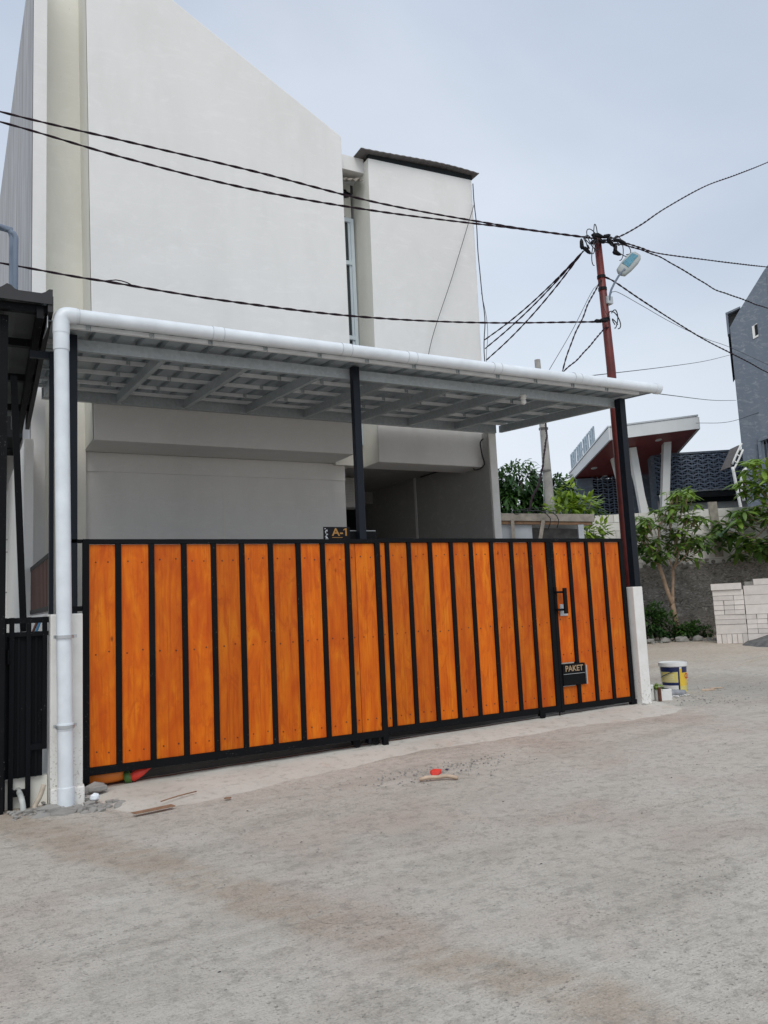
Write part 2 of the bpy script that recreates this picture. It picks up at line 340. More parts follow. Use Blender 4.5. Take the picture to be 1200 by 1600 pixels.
M['roofbr'] = simple('brown_grey_roof_sheet', (0.13, 0.115, 0.11), 0.7, 0.2, 5)
M['cladding'] = None
def cladding():
    m = NT('grey_streaked_cladding').geo()
    n = m.noise(5, 6, 0.65, m.map((1, 1.3, 0.13)), 0.3)
    m.col(m.ramp(n, [(0.3, (0.27, 0.27, 0.275)), (0.5, (0.40, 0.405, 0.415)), (0.7, (0.54, 0.55, 0.56))])); m.set(rough=0.85, spec=0.2); return m.m
M['cladding'] = cladding()
def glass():
    m = NT('tinted_glass'); m.col((0.035, 0.045, 0.05)); m.set(rough=0.06, spec=0.5); return m.m
M['glass'] = glass()
M['frame'] = simple('white_window_frame', (0.62, 0.70, 0.74), 0.4, 0.04)

# ------------------------------------------------------------------ mesh helpers
class MB:
    def __init__(s): s.v = []; s.f = []; s.t = []
    def quad(s, *p):
        b = len(s.v); s.v += [tuple(x) for x in p]; s.f.append(tuple(range(b, b+len(p)))); return s
    def box(s, x0, x1, y0, y1, z0, z1):
        return s.prism([(x0, y0), (x1, y0), (x1, y1), (x0, y1)], z0, z1)
    def prism(s, poly, z0, z1):          # counter-clockwise polygon in XY
        n = len(poly); b = len(s.v)
        s.v += [(x, y, z0) for x, y in poly]+[(x, y, z1) for x, y in poly]
        s.f.append(tuple(b+i for i in range(n-1, -1, -1))); s.f.append(tuple(b+n+i for i in range(n)))
        for i in range(n):
            j = (i+1) % n; s.f.append((b+i, b+j, b+n+j, b+n+i))
        return s
    def slabxz(s, poly, y0, y1):         # polygon in XZ, counter-clockwise seen from -Y
        n = len(poly); b = len(s.v)
        s.v += [(x, y0, z) for x, z in poly]+[(x, y1, z) for x, z in poly]
        s.f.append(tuple(b+i for i in range(n))); s.f.append(tuple(b+n+i for i in range(n-1, -1, -1)))
        for i in range(n):
            j = (i+1) % n; s.f.append((b+j, b+i, b+n+i, b+n+j))
        return s
    def beam(s, a, b_, w, h=None, up_=(0, 0, 1)):
        h = h or w; a = Vector(a); b_ = Vector(b_); d = (b_-a).normalized(); u = Vector(up_)
        sx = d.cross(u)
        if sx.length < 1e-4: sx = d.cross(Vector((0, 1, 0)))
        sx.normalize(); u = sx.cross(d); k = len(s.v)
        for p in (a, b_):
            for i, j in ((-1, -1), (1, -1), (1, 1), (-1, 1)): s.v.append(tuple(p+sx*(i*w/2)+u*(j*h/2)))
        s.f += [(k+3, k+2, k+1, k), (k+4, k+5, k+6, k+7), (k, k+1, k+5, k+4), (k+1, k+2, k+6, k+5), (k+2, k+3, k+7, k+6), (k+3, k, k+4, k+7)]
        return s
    def tube(s, pts, r, n=8, cap=True):
        pts = [Vector(p) for p in pts]; k0 = len(s.v); m = len(pts)
        rr = r if hasattr(r, '__len__') else [r]*m
        ref = None
        for i, p in enumerate(pts):
            d = (pts[min(i+1, m-1)]-pts[max(i-1, 0)]).normalized()
            if ref is None: ref = Vector((0, 0, 1)) if abs(d.z) < 0.9 else Vector((1, 0, 0))
            sx = d.cross(ref)
            if sx.length < 1e-5: sx = d.cross(Vector((0, 1, 0)))
            sx.normalize(); ref = sx.cross(d)
            for j in range(n):
                a = 2*math.pi*j/n; s.v.append(tuple(p+(sx*math.cos(a)+ref*math.sin(a))*rr[i]))
        for i in range(m-1):
            for j in range(n):
                a = k0+i*n+j; b = k0+i*n+(j+1) % n; s.f.append((a, b, b+n, a+n))
        if cap:
            s.f.append(tuple(k0+j for j in range(n-1, -1, -1))); s.f.append(tuple(k0+(m-1)*n+j for j in range(n)))
        return s
    def rock(s, c, r, rg=rnd, sq=(1, 1, 0.6)):
        pts = [(0, 0, 1), (0, 0, -1)]+[(math.cos(a)*math.cos(b), math.sin(a)*math.cos(b), math.sin(b)) for b in (0.55, -0.45) for a in [k*math.pi/3+b for k in range(6)]]
        k = len(s.v)
        for p in pts:
            q = r*rg.uniform(0.7, 1.15); s.v.append((c[0]+p[0]*q*sq[0], c[1]+p[1]*q*sq[1], c[2]+p[2]*q*sq[2]))
        for j in range(6):
            a = k+2+j; b = k+2+(j+1) % 6; s.f += [(k, a, b), (a, a+6, b+6), (a, b+6, b), (k+1, b+6, a+6)]
        return s
    def mesh(s, name, m, smooth=False):
        me = bpy.data.meshes.new(name); me.from_pydata(s.v, [], s.f)
        if smooth: me.polygons.foreach_set('use_smooth', [True]*len(me.polygons))
        if s.t:
            at = me.attributes.new('tint', 'FLOAT', 'POINT'); at.data.foreach_set('value', s.t)
        mm = m if isinstance(m, bpy.types.Material) else M[m]
        me.materials.append(mm); me.update(); return me
    def build(s, name, m, parent=None, smooth=False, bevel=0, kind=None):
        o = bpy.data.objects.new(name, s.mesh(name, m, smooth)); COL.objects.link(o)
        if parent is not None: o.parent = parent
        if bevel:
            b = o.modifiers.new('bevel', 'BEVEL'); b.width = bevel; b.segments = 2; b.limit_method = 'ANGLE'; b.angle_limit = 0.7
        if kind: o['kind'] = kind
        return o
def smooth_by_angle(o, deg=40):
    o.data.polygons.foreach_set('use_smooth', [True]*len(o.data.polygons))
    mod = o.data
    try: mod.set_sharp_from_angle(angle=math.radians(deg))
    except Exception: pass
    return o
def empty(name, loc=(0, 0, 0), rz=0):
    o = bpy.data.objects.new(name, None); COL.objects.link(o); o.location = loc; o.rotation_euler = (0, 0, rz); o.empty_display_size = 0.1
    return o
def tag(o, label, cat, group=None, kind=None):
    o['label'] = label; o['category'] = cat
    if group: o['group'] = group
    if kind: o['kind'] = kind
    return o
def thing(name, label, cat, loc=(0, 0, 0), rz=0, group=None): return tag(empty(name, loc, rz), label, cat, group)
def inst(name, me, parent, loc=(0, 0, 0), rot=(0, 0, 0), scale=(1, 1, 1)):
    o = bpy.data.objects.new(name, me); COL.objects.link(o); o.parent = parent; o.location = loc; o.rotation_euler = rot; o.scale = scale; return o
def B(a, b, c, d, e_, f): return MB().box(a, b, c, d, e_, f)
def catmull(pts, step=0.06):
    P = [Vector(p) for p in pts]; P = [P[0]*2-P[1]]+P+[P[-1]*2-P[-2]]; out = []
    for i in range(1, len(P)-2):
        a, b, c, d = P[i-1:i+3]; n = max(2, int((c-b).length/step))
        for k in range(n):
            t = k/n; out.append(0.5*((2*b)+(c-a)*t+(2*a-5*b+4*c-d)*t*t+(3*b-a-3*c+d)*t**3))
    out.append(P[-2]); return out
def text(body, size, m, parent, loc, rot, ext=0.002, name='lettering', sx=1.0):
    c = bpy.data.curves.new(name, 'FONT'); c.body = body; c.size = size; c.extrude = ext; c.offset = size*0.018
    c.materials.append(M[m]); o = bpy.data.objects.new(name, c); COL.objects.link(o); o.parent = parent; o.location = loc; o.rotation_euler = rot; o.scale = (sx, 1, 1)
    dg = bpy.context.evaluated_depsgraph_get(); me = bpy.data.meshes.new_from_object(o.evaluated_get(dg)); me.name = name
    o2 = bpy.data.objects.new(name, me); COL.objects.link(o2); o2.parent = parent; o2.location = loc; o2.rotation_euler = rot; o2.scale = (sx, 1, 1)
    if not me.materials: me.materials.append(M[m])
    bpy.data.objects.remove(o)
    return o2

# street frame: a along the far wall, d away from the junction (walls out there run square to it)
FX, FY = math.sin(yaw), math.cos(yaw)
def bgp(a, d, z=0.0): return (a*FY+d*FX, -a*FX+d*FY, z)
BG = -yaw   # rotation of a frame whose X is "a" and Y is "d"

# ------------------------------------------------------------------ ground
def road_z(x, y):
    z = -0.13+0.018*min(max(x-1, 0), 6)
    d = x*FX+y*FY
    t = d-10.3
    if t > 0: z += min(0.036*t*t/(t+0.8), 0.33)
    return z
def axis(lo, hi, fine0, fine1, f, g):
    out = [lo]; x = lo
    while x < hi:
        st = f if fine0 <= x <= fine1 else max(f, min(g, 0.35*min(abs(x-fine0), abs(x-fine1))+f))
        x += st; out.append(min(x, hi))
    return out
from mathutils import noise as mn
xs = axis(-300, 320, -3, 14, 0.2, 30); ys = axis(-120, 400, 0.3, 14, 0.2, 30)
mb = MB()
for y in ys:
    for x in xs:
        near = 1 if (-4 < x < 16 and 0 < y < 16) else 0
        mb.v.append((x, y, road_z(x, y)+near*0.012*mn.noise((x*0.8, y*0.8, 0))+near*0.004*mn.noise((x*3, y*3, 4))))
nx = len(xs)
for j in range(len(ys)-1):
    for i in range(nx-1): mb.f.append((j*nx+i, j*nx+i+1, (j+1)*nx+i+1, (j+1)*nx+i))
mb.build('road', 'road', smooth=True, kind='structure')

# driveway apron: cast concrete ramp in front of the gate, ragged lower edge
edge = [(0.70, 6.10), (0.95, 5.98), (1.53, 5.98), (2.46, 6.19), (3.49, 6.45), (4.49, 6.48), (5.52, 6.37), (6.65, 6.25), (7.16, 6.36), (7.30, 6.55), (7.33, 7.0)]
def edge_y(x):
    for (x0, y0), (x1, y1) in zip(edge, edge[1:]):
        if x0 <= x <= x1: return y0+(y1-y0)*(x-x0)/(x1-x0)
    return edge[-1][1]
mb = MB(); NX, NY = 130, 16
for i in range(NX+1):
    x = 0.92+(7.32-0.92)*i/NX
    ye = edge_y(x)+0.05*mn.noise((x*3, 0, 0))+0.02*mn.noise((x*11, 0, 3))
    ztop = -0.095+0.0165*min(max(x-1, 0), 6)
    for j in range(NY+1):
        t = j/NY; y = ye+(7.12-ye)*t
        zr = road_z(x, y)
        z = zr-0.015-0.05*max(0, 1-(x-0.92)/0.22)*(1 if y < 6.7 else 0.3)+(ztop-zr+0.03)*(1-(1-t)**2.2)+0.006*mn.noise((x*4, y*4, 1))*min(1, t*6)
        if t > 0.93: z -= 0.0
        mb.v.append((x, y, z))
for i in range(NX):
    for j in range(NY):
        a = i*(NY+1)+j; mb.f.append((a, a+NY+1, a+NY+2, a+1))
mb.build('driveway_apron', 'apron', smooth=True, kind='structure')
B(0.66, 6.93, 7.12, 14.5, -0.3, -0.012).build('carport_floor', 'floor', kind='structure')
mb = MB(); mb.tube([(0.93, 7.045, -0.082), (3.6, 7.045, -0.038), (6.9, 7.045, 0.012)], 0.009, 6)
tag(mb.build('gate_track', 'rust'), 'thin rusty rail lying in the concrete under the wooden gate', 'gate rail')
# raised seam between two cast road slabs
mb = MB(); sp_ = catmull([(8.7, 8.18, 0), (9.56, 8.42, 0), (10.6, 8.75, 0), (12.3, 9.3, 0), (14.5, 10.0, 0)], 0.1)
mb.tube([(p.x+0.01*mn.noise(p*5), p.y, road_z(p.x, p.y)+0.0) for p in sp_], [0.012+0.008*mn.noise(p*3) for p in sp_], 5)
mb.build('road_seam', 'road', kind='structure')

# ------------------------------------------------------------------ the white house
H = thing('white_house', 'white two storey corner house with a tall sloping front wall and a recessed slit window', 'house')
YS, YB = 9.5, 9.6
MB().slabxz([(1.365, 3.34), (4.72, 3.34), (4.72, 7.95), (1.30, 9.83), (1.275, 9.83)], YS, YS+0.7).build('front_wall', 'wall', H, bevel=0.012)
MB().slabxz([(5.14, 3.275), (6.903, 3.275), (6.99, 3.9), (7.02, 7.86), (5.19, 7.79)], YB, 10.13).build('front_wall', 'wall', H, bevel=0.012)
MB().slabxz([(5.15, 3.50), (6.90, 3.50), (6.98, 3.9), (7.01, 7.55), (5.19, 7.5)], 10.131, 14.0).build('block_body', 'wall_side', H)
B(4.722, 5.14, 10.12, 10.3, 3.31, 7.92).build('recess_wall', 'wall_cream', H)
B(0.856, 1.364, 10.14, 10.3, -0.1, 9.9).build('recess_wall', 'wall_cream', H)
# party wall on the left: white end face, streaked grey cladding on its outer side
B(0.705, 0.855, 9.6, 20.0, -0.2, 9.6).build('party_wall', 'wall', H)
MB().quad((0.700, 20.0, 10.9), (0.700, 9.605, 9.58), (0.700, 9.605, 3.2), (0.700, 20.0, 3.2)).quad((0.704, 20, 10.9), (0.704, 20, 3.2), (0.704, 9.605, 3.2), (0.704, 9.605, 9.58)).quad((0.7, 9.605, 9.58), (0.7, 20, 10.9), (0.704, 20, 10.9), (0.704, 9.605, 9.58)).build('side_cladding', 'cladding', H)
MB().prism([(0.72, 9.7), (0.85, 9.7), (0.85, 20), (0.72, 20)], 9.6, 9.62).build('wall_cap', 'wall', H)
# body behind, so that the house is solid from the side
B(0.856, 5.13, 10.32, 20.0, 3.36, 7.6).build('upper_body', 'wall_side', H)
B(5.0, 7.0, 14.01, 20.0, -0.1, 7.4).build('rear_body', 'wall_side', H)
# lower storey under the overhang
B(0.857, 4.90, 10.22, 10.4, -0.1, 3.34).build('lower_wall', 'wall_side', H)
B(0.857, 4.90, 10.205, 10.22, 3.10, 3.34).build('lintel_band', 'wall_side', H)
B(4.74, 4.90, 10.401, 13.6, -0.1, 3.34).build('lower_wall', 'wall_side', H)
B(3.10, 3.108, 10.2165, 10.222, 0.0, 3.0).build('wall_joint', 'wall_cream', H)
B(0.86, 4.90, 10.301, 10.4, 3.341, 3.5).build('overhang_soffit', 'soffit', H)
B(4.62, 6.895, 10.14, 13.9, 3.45, 3.49).build('carport_ceiling', 'wall_shaded', H)
B(4.62, 6.9, 13.6, 13.8, -0.1, 3.449).build('back_wall', 'dark', H)  # near-black colour paints the deep carport's shade onto this wall
# boundary wall at the right: its end face is bright, its inner face has shade put into its grey colour
B(6.92, 7.05, 9.44, 14.5, -0.2, 3.80).build('boundary_wall', 'pillar', H, bevel=0.006)
B(6.905, 6.921, 9.46, 13.6, -0.1, 3.78).build('inner_shaded_face', 'wall_shaded', H)
B(6.895, 6.9045, 11.60, 11.66, -0.1, 3.449).build('wall_trim', 'wall_side', H)
B(4.62, 6.90, 13.2, 13.59, 3.22, 3.449).build('ceiling_beam', 'wall_shaded', H)
B(4.90, 5.88, 11.7, 11.98, 2.93, 3.0).build('ledge', 'wall', H)
MB().quad((5.137, 10.12, 3.28), (5.137, 9.606, 3.28), (5.187, 9.606, 7.78), (5.187, 10.12, 7.78)).quad((5.139, 10.12, 3.28), (5.189, 10.12, 7.78), (5.189, 9.606, 7.78), (5.139, 9.606, 3.28)).build('return_coat', 'wall_cream', H)
MB().quad((1.357, 10.14, 3.35), (1.357, 9.506, 3.35), (1.270, 9.506, 9.80), (1.270, 10.14, 9.80)).quad((1.360, 10.14, 3.35), (1.273, 10.14, 9.80), (1.273, 9.506, 9.80), (1.360, 9.506, 3.35)).build('return_coat', 'wall_cream', H)
# window slit
wf = empty('window'); wf.parent = H
fr = MB()
fr.box(4.95, 5.138, 10.05, 10.118, 6.99, 7.05); fr.box(5.085, 5.138, 10.05, 10.118, 3.6, 6.99)
for z in (6.35, 5.2, 4.05): fr.box(4.72, 5.085, 10.05, 10.118, z-0.03, z+0.03)
fr.box(4.722, 4.95, 10.05, 10.118, 6.99, 7.05)
fr.build('window_frame', 'frame', wf)
for a, b in ((6.38, 6.99), (5.23, 6.32), (4.08, 5.17)):
    B(4.723, 5.05, 10.085, 10.095, a, b).build('pane', 'glass', wf)
    B(5.05, 5.085, 10.07, 10.11, a, b).build('sash', 'frame', wf)
# broken corrugated awning in the recess
mb = MB(); n = 16
for j in range(2):
    for i in range(n+1):
        x = 4.74+0.40*i/n; yy = 9.68+0.42*j-0.02*(i % 2)*(1-j)
        mb.v.append((x, yy+0.05*mn.noise((i*0.6, 2, 3))*(1-j), 7.40+0.22*j+0.018*math.sin(i*math.pi/2)+0.08*(i/n)))
for i in range(n): mb.f.append((i, i+1, n+2+i, n+1+i))
aw = mb.build('awning_sheet', 'oldwood', H); so = aw.modifiers.new('t', 'SOLIDIFY'); so.thickness = 0.012
mb = MB()
for k in range(22): mb.rock((4.78+0.32*rnd.random(), 10.08, 7.38+0.12*rnd.random()), rnd.uniform(0.02, 0.045))
for k in range(12): mb.rock((4.90+0.14*rnd.random(), 10.11, 7.02+0.22*rnd.random()), rnd.uniform(0.008, 0.025))
mb.build('crumbled_mortar', 'dark', H, kind='stuff')
B(4.722, 5.186, 9.74, 10.12, 7.62, 7.84).build('lintel', 'wall', H)
# roof sheets above the right block
mb = MB(); n = 60
for j in range(2):
    for i in range(n+1):
        x = 5.03+2.07*i/n; t = i/n
        z = 7.855+0.085*t+0.035*math.sin(math.pi*t**1.6)-0.05*j+0.004*math.sin(i*1.9)
        mb.v.append((x, 9.50+4.6*j, z))
for i in range(n): mb.f.append((i, i+1, n+2+i, n+1+i))
rf = mb.build('roof_sheet', 'roofbr', H); so = rf.modifiers.new('t', 'SOLIDIFY'); so.thickness = 0.012
MB().slabxz([(5.20, 7.795), (7.03, 7.863), (7.03, 7.935), (5.20, 7.85)], 9.60, 9.66).build('roof_batten', 'dark', H)
# shadow-gap under sheets: timber purlin ends
# gap-side filler between beam of slab and block

# air conditioner seen behind the post
AC = thing('air_conditioner', 'cream slatted outdoor air conditioner box on a ledge in the dark carport', 'air conditioner')
B(5.2, 5.80, 11.72, 11.96, 3.001, 3.43).build('casing', 'wall_cream', AC, bevel=0.008)
g = MB()
for k in range(14): g.box(5.24, 5.76, 11.705, 11.72, 3.03+k*0.027, 3.042+k*0.027)
g.build('grille', 'fascia', AC)

# wires on the house
def wire(name, pts, r, label, cat, m='cable', group=None, parent=None, n=5, step=0.08, twist=0, strands=2, wob=0.0):
    P = catmull(pts, step); mb_ = MB()
    if wob: P = [p+Vector((mn.noise(p*1.7), mn.noise(p*1.7+Vector((9, 0, 0))), mn.noise(p*1.7+Vector((0, 9, 0)))))*wob for p in P]
    if twist:
        L = 0
        st = [[] for _ in range(strands)]
        for i, p in enumerate(P):
            if i: L += (p-P[i-1]).length
            d = (P[min(i+1, len(P)-1)]-P[max(i-1, 0)]).normalized()
            sx = d.cross(Vector((0, 0, 1)))
            if sx.length < 1e-3: sx = Vector((1, 0, 0))
            sx.normalize(); sy = sx.cross(d)
            loose = 1.0+0.5*mn.noise((p.x*0.9, p.y*0.9, 5))
            for q_ in range(strands):
                a = 2*math.pi*(L/twist+q_/strands); st[q_].append(p+(sx*math.cos(a)+sy*math.sin(a))*r*0.8*loose)
        for s_ in st: mb_.tube(s_, r, n)
    else: mb_.tube(P, r, n)
    o = mb_.build(name, m, parent, smooth=True)
    if label: tag(o, label, cat, group)
    return o
wire('wall_cable', [(7.01, 9.56, 7.78), (7.03, 9.56, 7.0), (7.05, 9.57, 6.2), (7.07, 9.56, 5.6), (7.04, 9.57, 5.2), (7.045, 9.57, 4.6), (7.04, 9.56, 4.0)], 0.008, 'black cable clipped down the right corner of the white upper wall', 'cable', 'cableb', wob=0.02)
wire('wall_cable', [(7.04, 9.56, 6.0), (7.10, 9.55, 5.6), (7.10, 9.55, 5.3), (7.05, 9.56, 4.9), (7.08, 9.56, 4.3)], 0.004, 'thin loose black wire bowing out from the right corner of the upper wall', 'cable', 'cableb')
wire('stay_wire', [(7.0, 9.55, 7.42), (6.52, 9.54, 6.2), (6.0, 9.52, 4.9), (5.95, 9.5, 4.0)], 0.005, 'thin black wire slanting down across the white upper wall to the canopy', 'wire', 'cableb')
wire('ceiling_cable', [(6.86, 9.5, 3.68), (6.80, 9.5, 3.62), (6.83, 9.52, 3.42), (6.86, 9.52, 3.30), (6.80, 9.56, 3.235), (6.75, 9.62, 3.23), (6.86, 9.9, 3.33), (6.87, 10.6, 3.42), (6.88, 11.4, 3.43)], 0.011, 'black cable looping down the wall end and along the carport ceiling', 'cable', 'cableb', wob=0.02, step=0.04)

# ------------------------------------------------------------------ canopy
CN = thing('carport_canopy', 'zinc carport canopy on black steel posts above the orange wooden gate', 'canopy')
for x0, x1, y0, y1, z0, z1 in ((0.80, 0.87, 6.955, 7.025, 1.32, 3.685), (3.475, 3.55, 6.96, 7.035, -0.02, 3.69), (7.075, 7.165, 6.94, 7.03, 1.37, 3.66)):
    B(x0, x1, y0, y1, z0, z1).build('post', 'dkblue', CN, bevel=0.004)
B(0.655, 0.69, 6.98, 7.03, 1.33, 3.52).build('post', 'dkblue', CN)
B(0.50, 0.66, 6.99, 7.025, 3.46, 3.52).build('bracket', 'dkblue', CN)
# front C-channel beam
mb = MB(); mb.box(0.80, 7.14, 7.04, 7.046, 3.575, 3.675); mb.box(0.80, 7.14, 7.046, 7.09, 3.575, 3.581); mb.box(0.80, 7.14, 7.046, 7.09, 3.669, 3.675); mb.box(0.8, 7.14, 7.084, 7.09, 3.581, 3.592)
mb.build('front_beam', 'galv', CN)
def raf_z(y): return 3.575+(y-7.05)*0.081
mb = MB(); mb.box(0.80, 7.02, 9.38, 9.435, 3.755, 3.885); mb.build('rear_beam', 'galv', CN)
for k in range(9):
    x = 0.84+0.7815*k
    m_ = MB(); y0, y1 = 7.092, 9.378
    m_.slabxz([(x-0.025, 0), (x+0.025, 0), (x+0.025, 0.1), (x-0.025, 0.1)], y0, y1)
    m_.v = [(a, b, c+raf_z(b)) for a, b, c in m_.v]
    m_.build('rafter', 'galv', CN)
# battens (top-hat) between rafters, following the slope
for y in (6.72, 7.28, 7.82, 8.36, 8.90, 9.30):
    z = raf_z(y)+0.101
    mb = MB(); mb.box(0.66, 7.16, y-0.015, y+0.015, z+0.0, z+0.004); mb.box(0.66, 7.16, y-0.018, y-0.015, z, z+0.034); mb.box(0.66, 7.16, y+0.015, y+0.018, z, z+0.034)
    mb.build('batten', 'galvl', CN)
# little fixing clips under battens
mb = MB()
for y in (6.72, 7.28, 7.82, 8.36, 8.90):
    for k in range(12):
        x = 0.9+k*0.52+rnd.uniform(-0.02, 0.02); z = raf_z(y)+0.101
        mb.box(x, x+0.022, y-0.03, y-0.019, z-0.004, z+0.04); mb.box(x+0.03, x+0.036, y-0.034, y-0.019, z-0.012, z+0.03)
mb.build('fixing_clips', 'galv', CN, kind='stuff')
# trapezoidal roof sheet with ribs along Y
prof = []; x = 0.60
while x < 7.2:
    for dx, dz in ((0, 0), (0.135, 0), (0.150, 0.032), (0.19, 0.032), (0.205, 0)): prof.append((x+dx, dz))
    x += 0.2055
mb = MB()
for j, y in enumerate((6.665, 7.3, 8.0, 8.8, 9.49)):
    for px, dz in prof: mb.v.append((px, y, raf_z(y)+0.137+dz+0.003*mn.noise((px*2, y, 0))))
n = len(prof)
for j in range(4):
    for i in range(n-1): mb.f.append((j*n+i, j*n+i+1, (j+1)*n+i+1, (j+1)*n+i))
rs = mb.build('roof_sheet', 'galvd', CN); so = rs.modifiers.new('t', 'SOLIDIFY'); so.thickness = 0.0015; so.offset = 1
# left verge flashing
mb = MB(); mb.slabxz([(0.60, 0), (0.606, 0), (0.606, 0.12), (0.60, 0.12)], 6.62, 9.49); mb.v = [(a, b, c+raf_z(b)+0.06) for a, b, c in mb.v]; mb.build('verge_flashing', 'galv', CN)
for y in (7.4, 8.2, 9.0):
    mb = MB(); mb.box(0.56, 0.78, y, y+0.03, raf_z(y)+0.07, raf_z(y)+0.085); mb.build('verge_bracket', 'galv', CN)

# gutter pipe
G = thing('gutter_pipe', 'white plastic drain pipe running along the canopy edge and down the left pillar', 'pipe')
GY, GZ = 6.62, 3.722
o = MB().tube([(0.77, GY, GZ), (7.36, GY, GZ-0.004)], 0.058, 24).build('gutter', 'pvc', G, smooth=False); smooth_by_angle(o)
pts = [(0.82, GY, GZ)]+[(0.76-0.055*math.sin(a), GY, GZ-0.055+0.055*math.cos(a)) for a in [i*math.pi/2/8 for i in range(9)]]+[(0.705, GY, GZ-0.16)]
o = MB().tube(pts, 0.065, 24).build('elbow', 'pvc', G); smooth_by_angle(o)
o = MB().tube([(0.705, GY, GZ-0.12), (0.745, GY, -0.115)], 0.057, 24).build('downpipe', 'pvc', G); smooth_by_angle(o)
for x in (1.99, 3.24, 3.96, 5.0, 6.11):
    o = MB().tube([(x-0.045, GY, GZ), (x+0.045, GY, GZ)], 0.0605, 24).build('coupling', 'pvc', G); smooth_by_angle(o)
for x in (1.94, 2.04, 3.19, 3.29, 3.91, 4.01, 4.95, 5.05, 6.06, 6.16, 0.84): MB().tube([(x-0.0015, GY, GZ), (x+0.0015, GY, GZ)], 0.0613, 24).build('glue_line', 'pvcg', G)
o = MB().tube([(7.33, GY, GZ-0.004), (7.405, GY, GZ-0.004)], 0.069, 24).build('end_cap', 'pvc', G, bevel=0.008); smooth_by_angle(o)
for z0, z1 in ((GZ-0.30, GZ-0.15), (-0.12, 0.03), (0.45, 0.50)):
    o = MB().tube([(0.745-0.0113*z0, GY, z0), (0.745-0.0113*z1, GY, z1)], 0.062, 24).build('socket', 'pvc', G, bevel=0.002); smooth_by_angle(o)
for z in (1.15, 0.475):
    mb = MB(); mb.tube([(0.745-0.0113*z, GY, z-0.012), (0.745-0.0113*z, GY, z+0.012)], 0.0685, 24); mb.box(0.66, 0.83, GY+0.05, GY+0.056, z-0.012, z+0.012)
    o = mb.build('pipe_clamp', 'steel', G); smooth_by_angle(o)
mb = MB()
for k in range(9): mb.box(0.725+rnd.uniform(-.02, .03), 0.73+rnd.uniform(0, .03), GY-0.0615, GY-0.058, 0.78+rnd.uniform(0, .2), 0.79+rnd.uniform(0, .2))

# ceiling light holder
LH = thing('lamp_holder', 'small white lamp holder with bare bulb under the carport canopy beam', 'lamp')
mb = MB(); mb.tube([(5.67, 7.03, 3.60), (5.67, 7.03, 3.575)], [0.03, 0.045], 12).tube([(5.67, 7.03, 3.575), (5.67, 7.03, 3.545)], 0.034, 12); mb.build('base', 'colw', LH, smooth=True)
mb = MB(); mb.tube([(5.67, 7.03, 3.55), (5.67, 7.03, 3.53), (5.67, 7.03, 3.50), (5.67, 7.03, 3.485)], [0.018, 0.032, 0.032, 0.012], 12); mb.build('bulb', 'lamp_off', LH, smooth=True)

# ------------------------------------------------------------------ pillars
def pillar(name, label, x0, x1, y0, y1, z0, z1):
    t = thing(name, label, 'pillar')
    B(x0, x1, y0, y1, z0, z1).build('shaft', 'pillar', t, bevel=0.008)
    mb_ = MB()
    for k in range(16): mb_.rock((rnd.uniform(x0-.05, x1+.05), y0-rnd.uniform(0, .06), z0+0.19+rnd.uniform(-.02, .02)), rnd.uniform(.015, .04))
    mb_.build('footing', 'concrete', t, kind='stuff')
    return t
pillar('gate_pillar', 'low white gate pillar behind the drain pipe, left of the wooden gate', 0.645, 0.882, 6.74, 7.06, -0.28, 1.325)
pillar('gate_pillar', 'low white gate pillar right of the wicket door under the last black post', 6.995, 7.145, 6.90, 7.10, -0.2, 1.367)
mb = MB().prism([(0.64, 6.66), (0.88, 6.62), (0.89, 6.74), (0.645, 6.74)], -0.2, 0.02)
tag(mb.build('pillar_footing', 'pillar', bevel=0.012), 'chipped white plaster footing at the bottom of the left gate pillar', 'footing')

# ------------------------------------------------------------------ gate
def plank_mesh(w, h, t=0.018):
    n = 1
    m_ = B(-w/2, w/2, 0, t, 0, h)
    return m_
def add_plank(parent, x0, x1, y, z0, z1):
    o = B(-(x1-x0)/2, (x1-x0)/2, 0, 0.018, 0, z1-z0).build('plank', 'plank', parent, bevel=0.002)
    o.location = ((x0+x1)/2, y+rnd.uniform(-0.0015, 0.0015), z0); return o
def screws(parent, x0, x1, y, zs):
    mb_ = MB()
    for z in zs:
        for x in (x0+0.052, x1-0.052) if x1-x0 > 0.1 else ((x0+x1)/2,):
            xx, zz = x+rnd.uniform(-.012, .012), z+rnd.uniform(-.015, .015)
            mb_.tube([(xx, y-0.0022, zz), (xx, y+0.004, zz)], 0.0068, 7)
    return mb_
# left leaf
GL = thing('sliding_gate', 'left sliding gate leaf of eleven orange planks in a black frame', 'gate', group='sliding gate leaves')
Lb = [1.187, 1.46, 1.738, 2.0, 2.26, 2.533, 2.806, 3.053, 3.314]
X0, X1, BW = 0.905, 3.665, 0.046
gy = 6.93
mb = MB(); mb.box(X0, X1, gy-0.02, gy+0.025, 1.892, 1.932); mb.build('top_rail', 'black', GL, bevel=0.002)
mb = MB(); mb.box(X0, X1, gy-0.02, gy+0.025, 0.035, 0.095); mb.build('bottom_rail', 'black', GL, bevel=0.002)
B(X0, X0+0.05, gy-0.021, gy+0.026, -0.02, 1.933).build('stile', 'black', GL, bevel=0.002)
B(X1-0.055, X1, gy-0.021, gy+0.026, -0.045, 1.933).build('stile', 'black', GL, bevel=0.002)
for b in Lb: B(b-BW/2, b+BW/2, gy-0.018, gy+0.022, 0.095, 1.892).build('bar', 'black', GL, bevel=0.002)
ed = [X0+0.05]+[v for b in Lb for v in (b-BW/2, b+BW/2)]+[X1-0.055]
sm = MB()
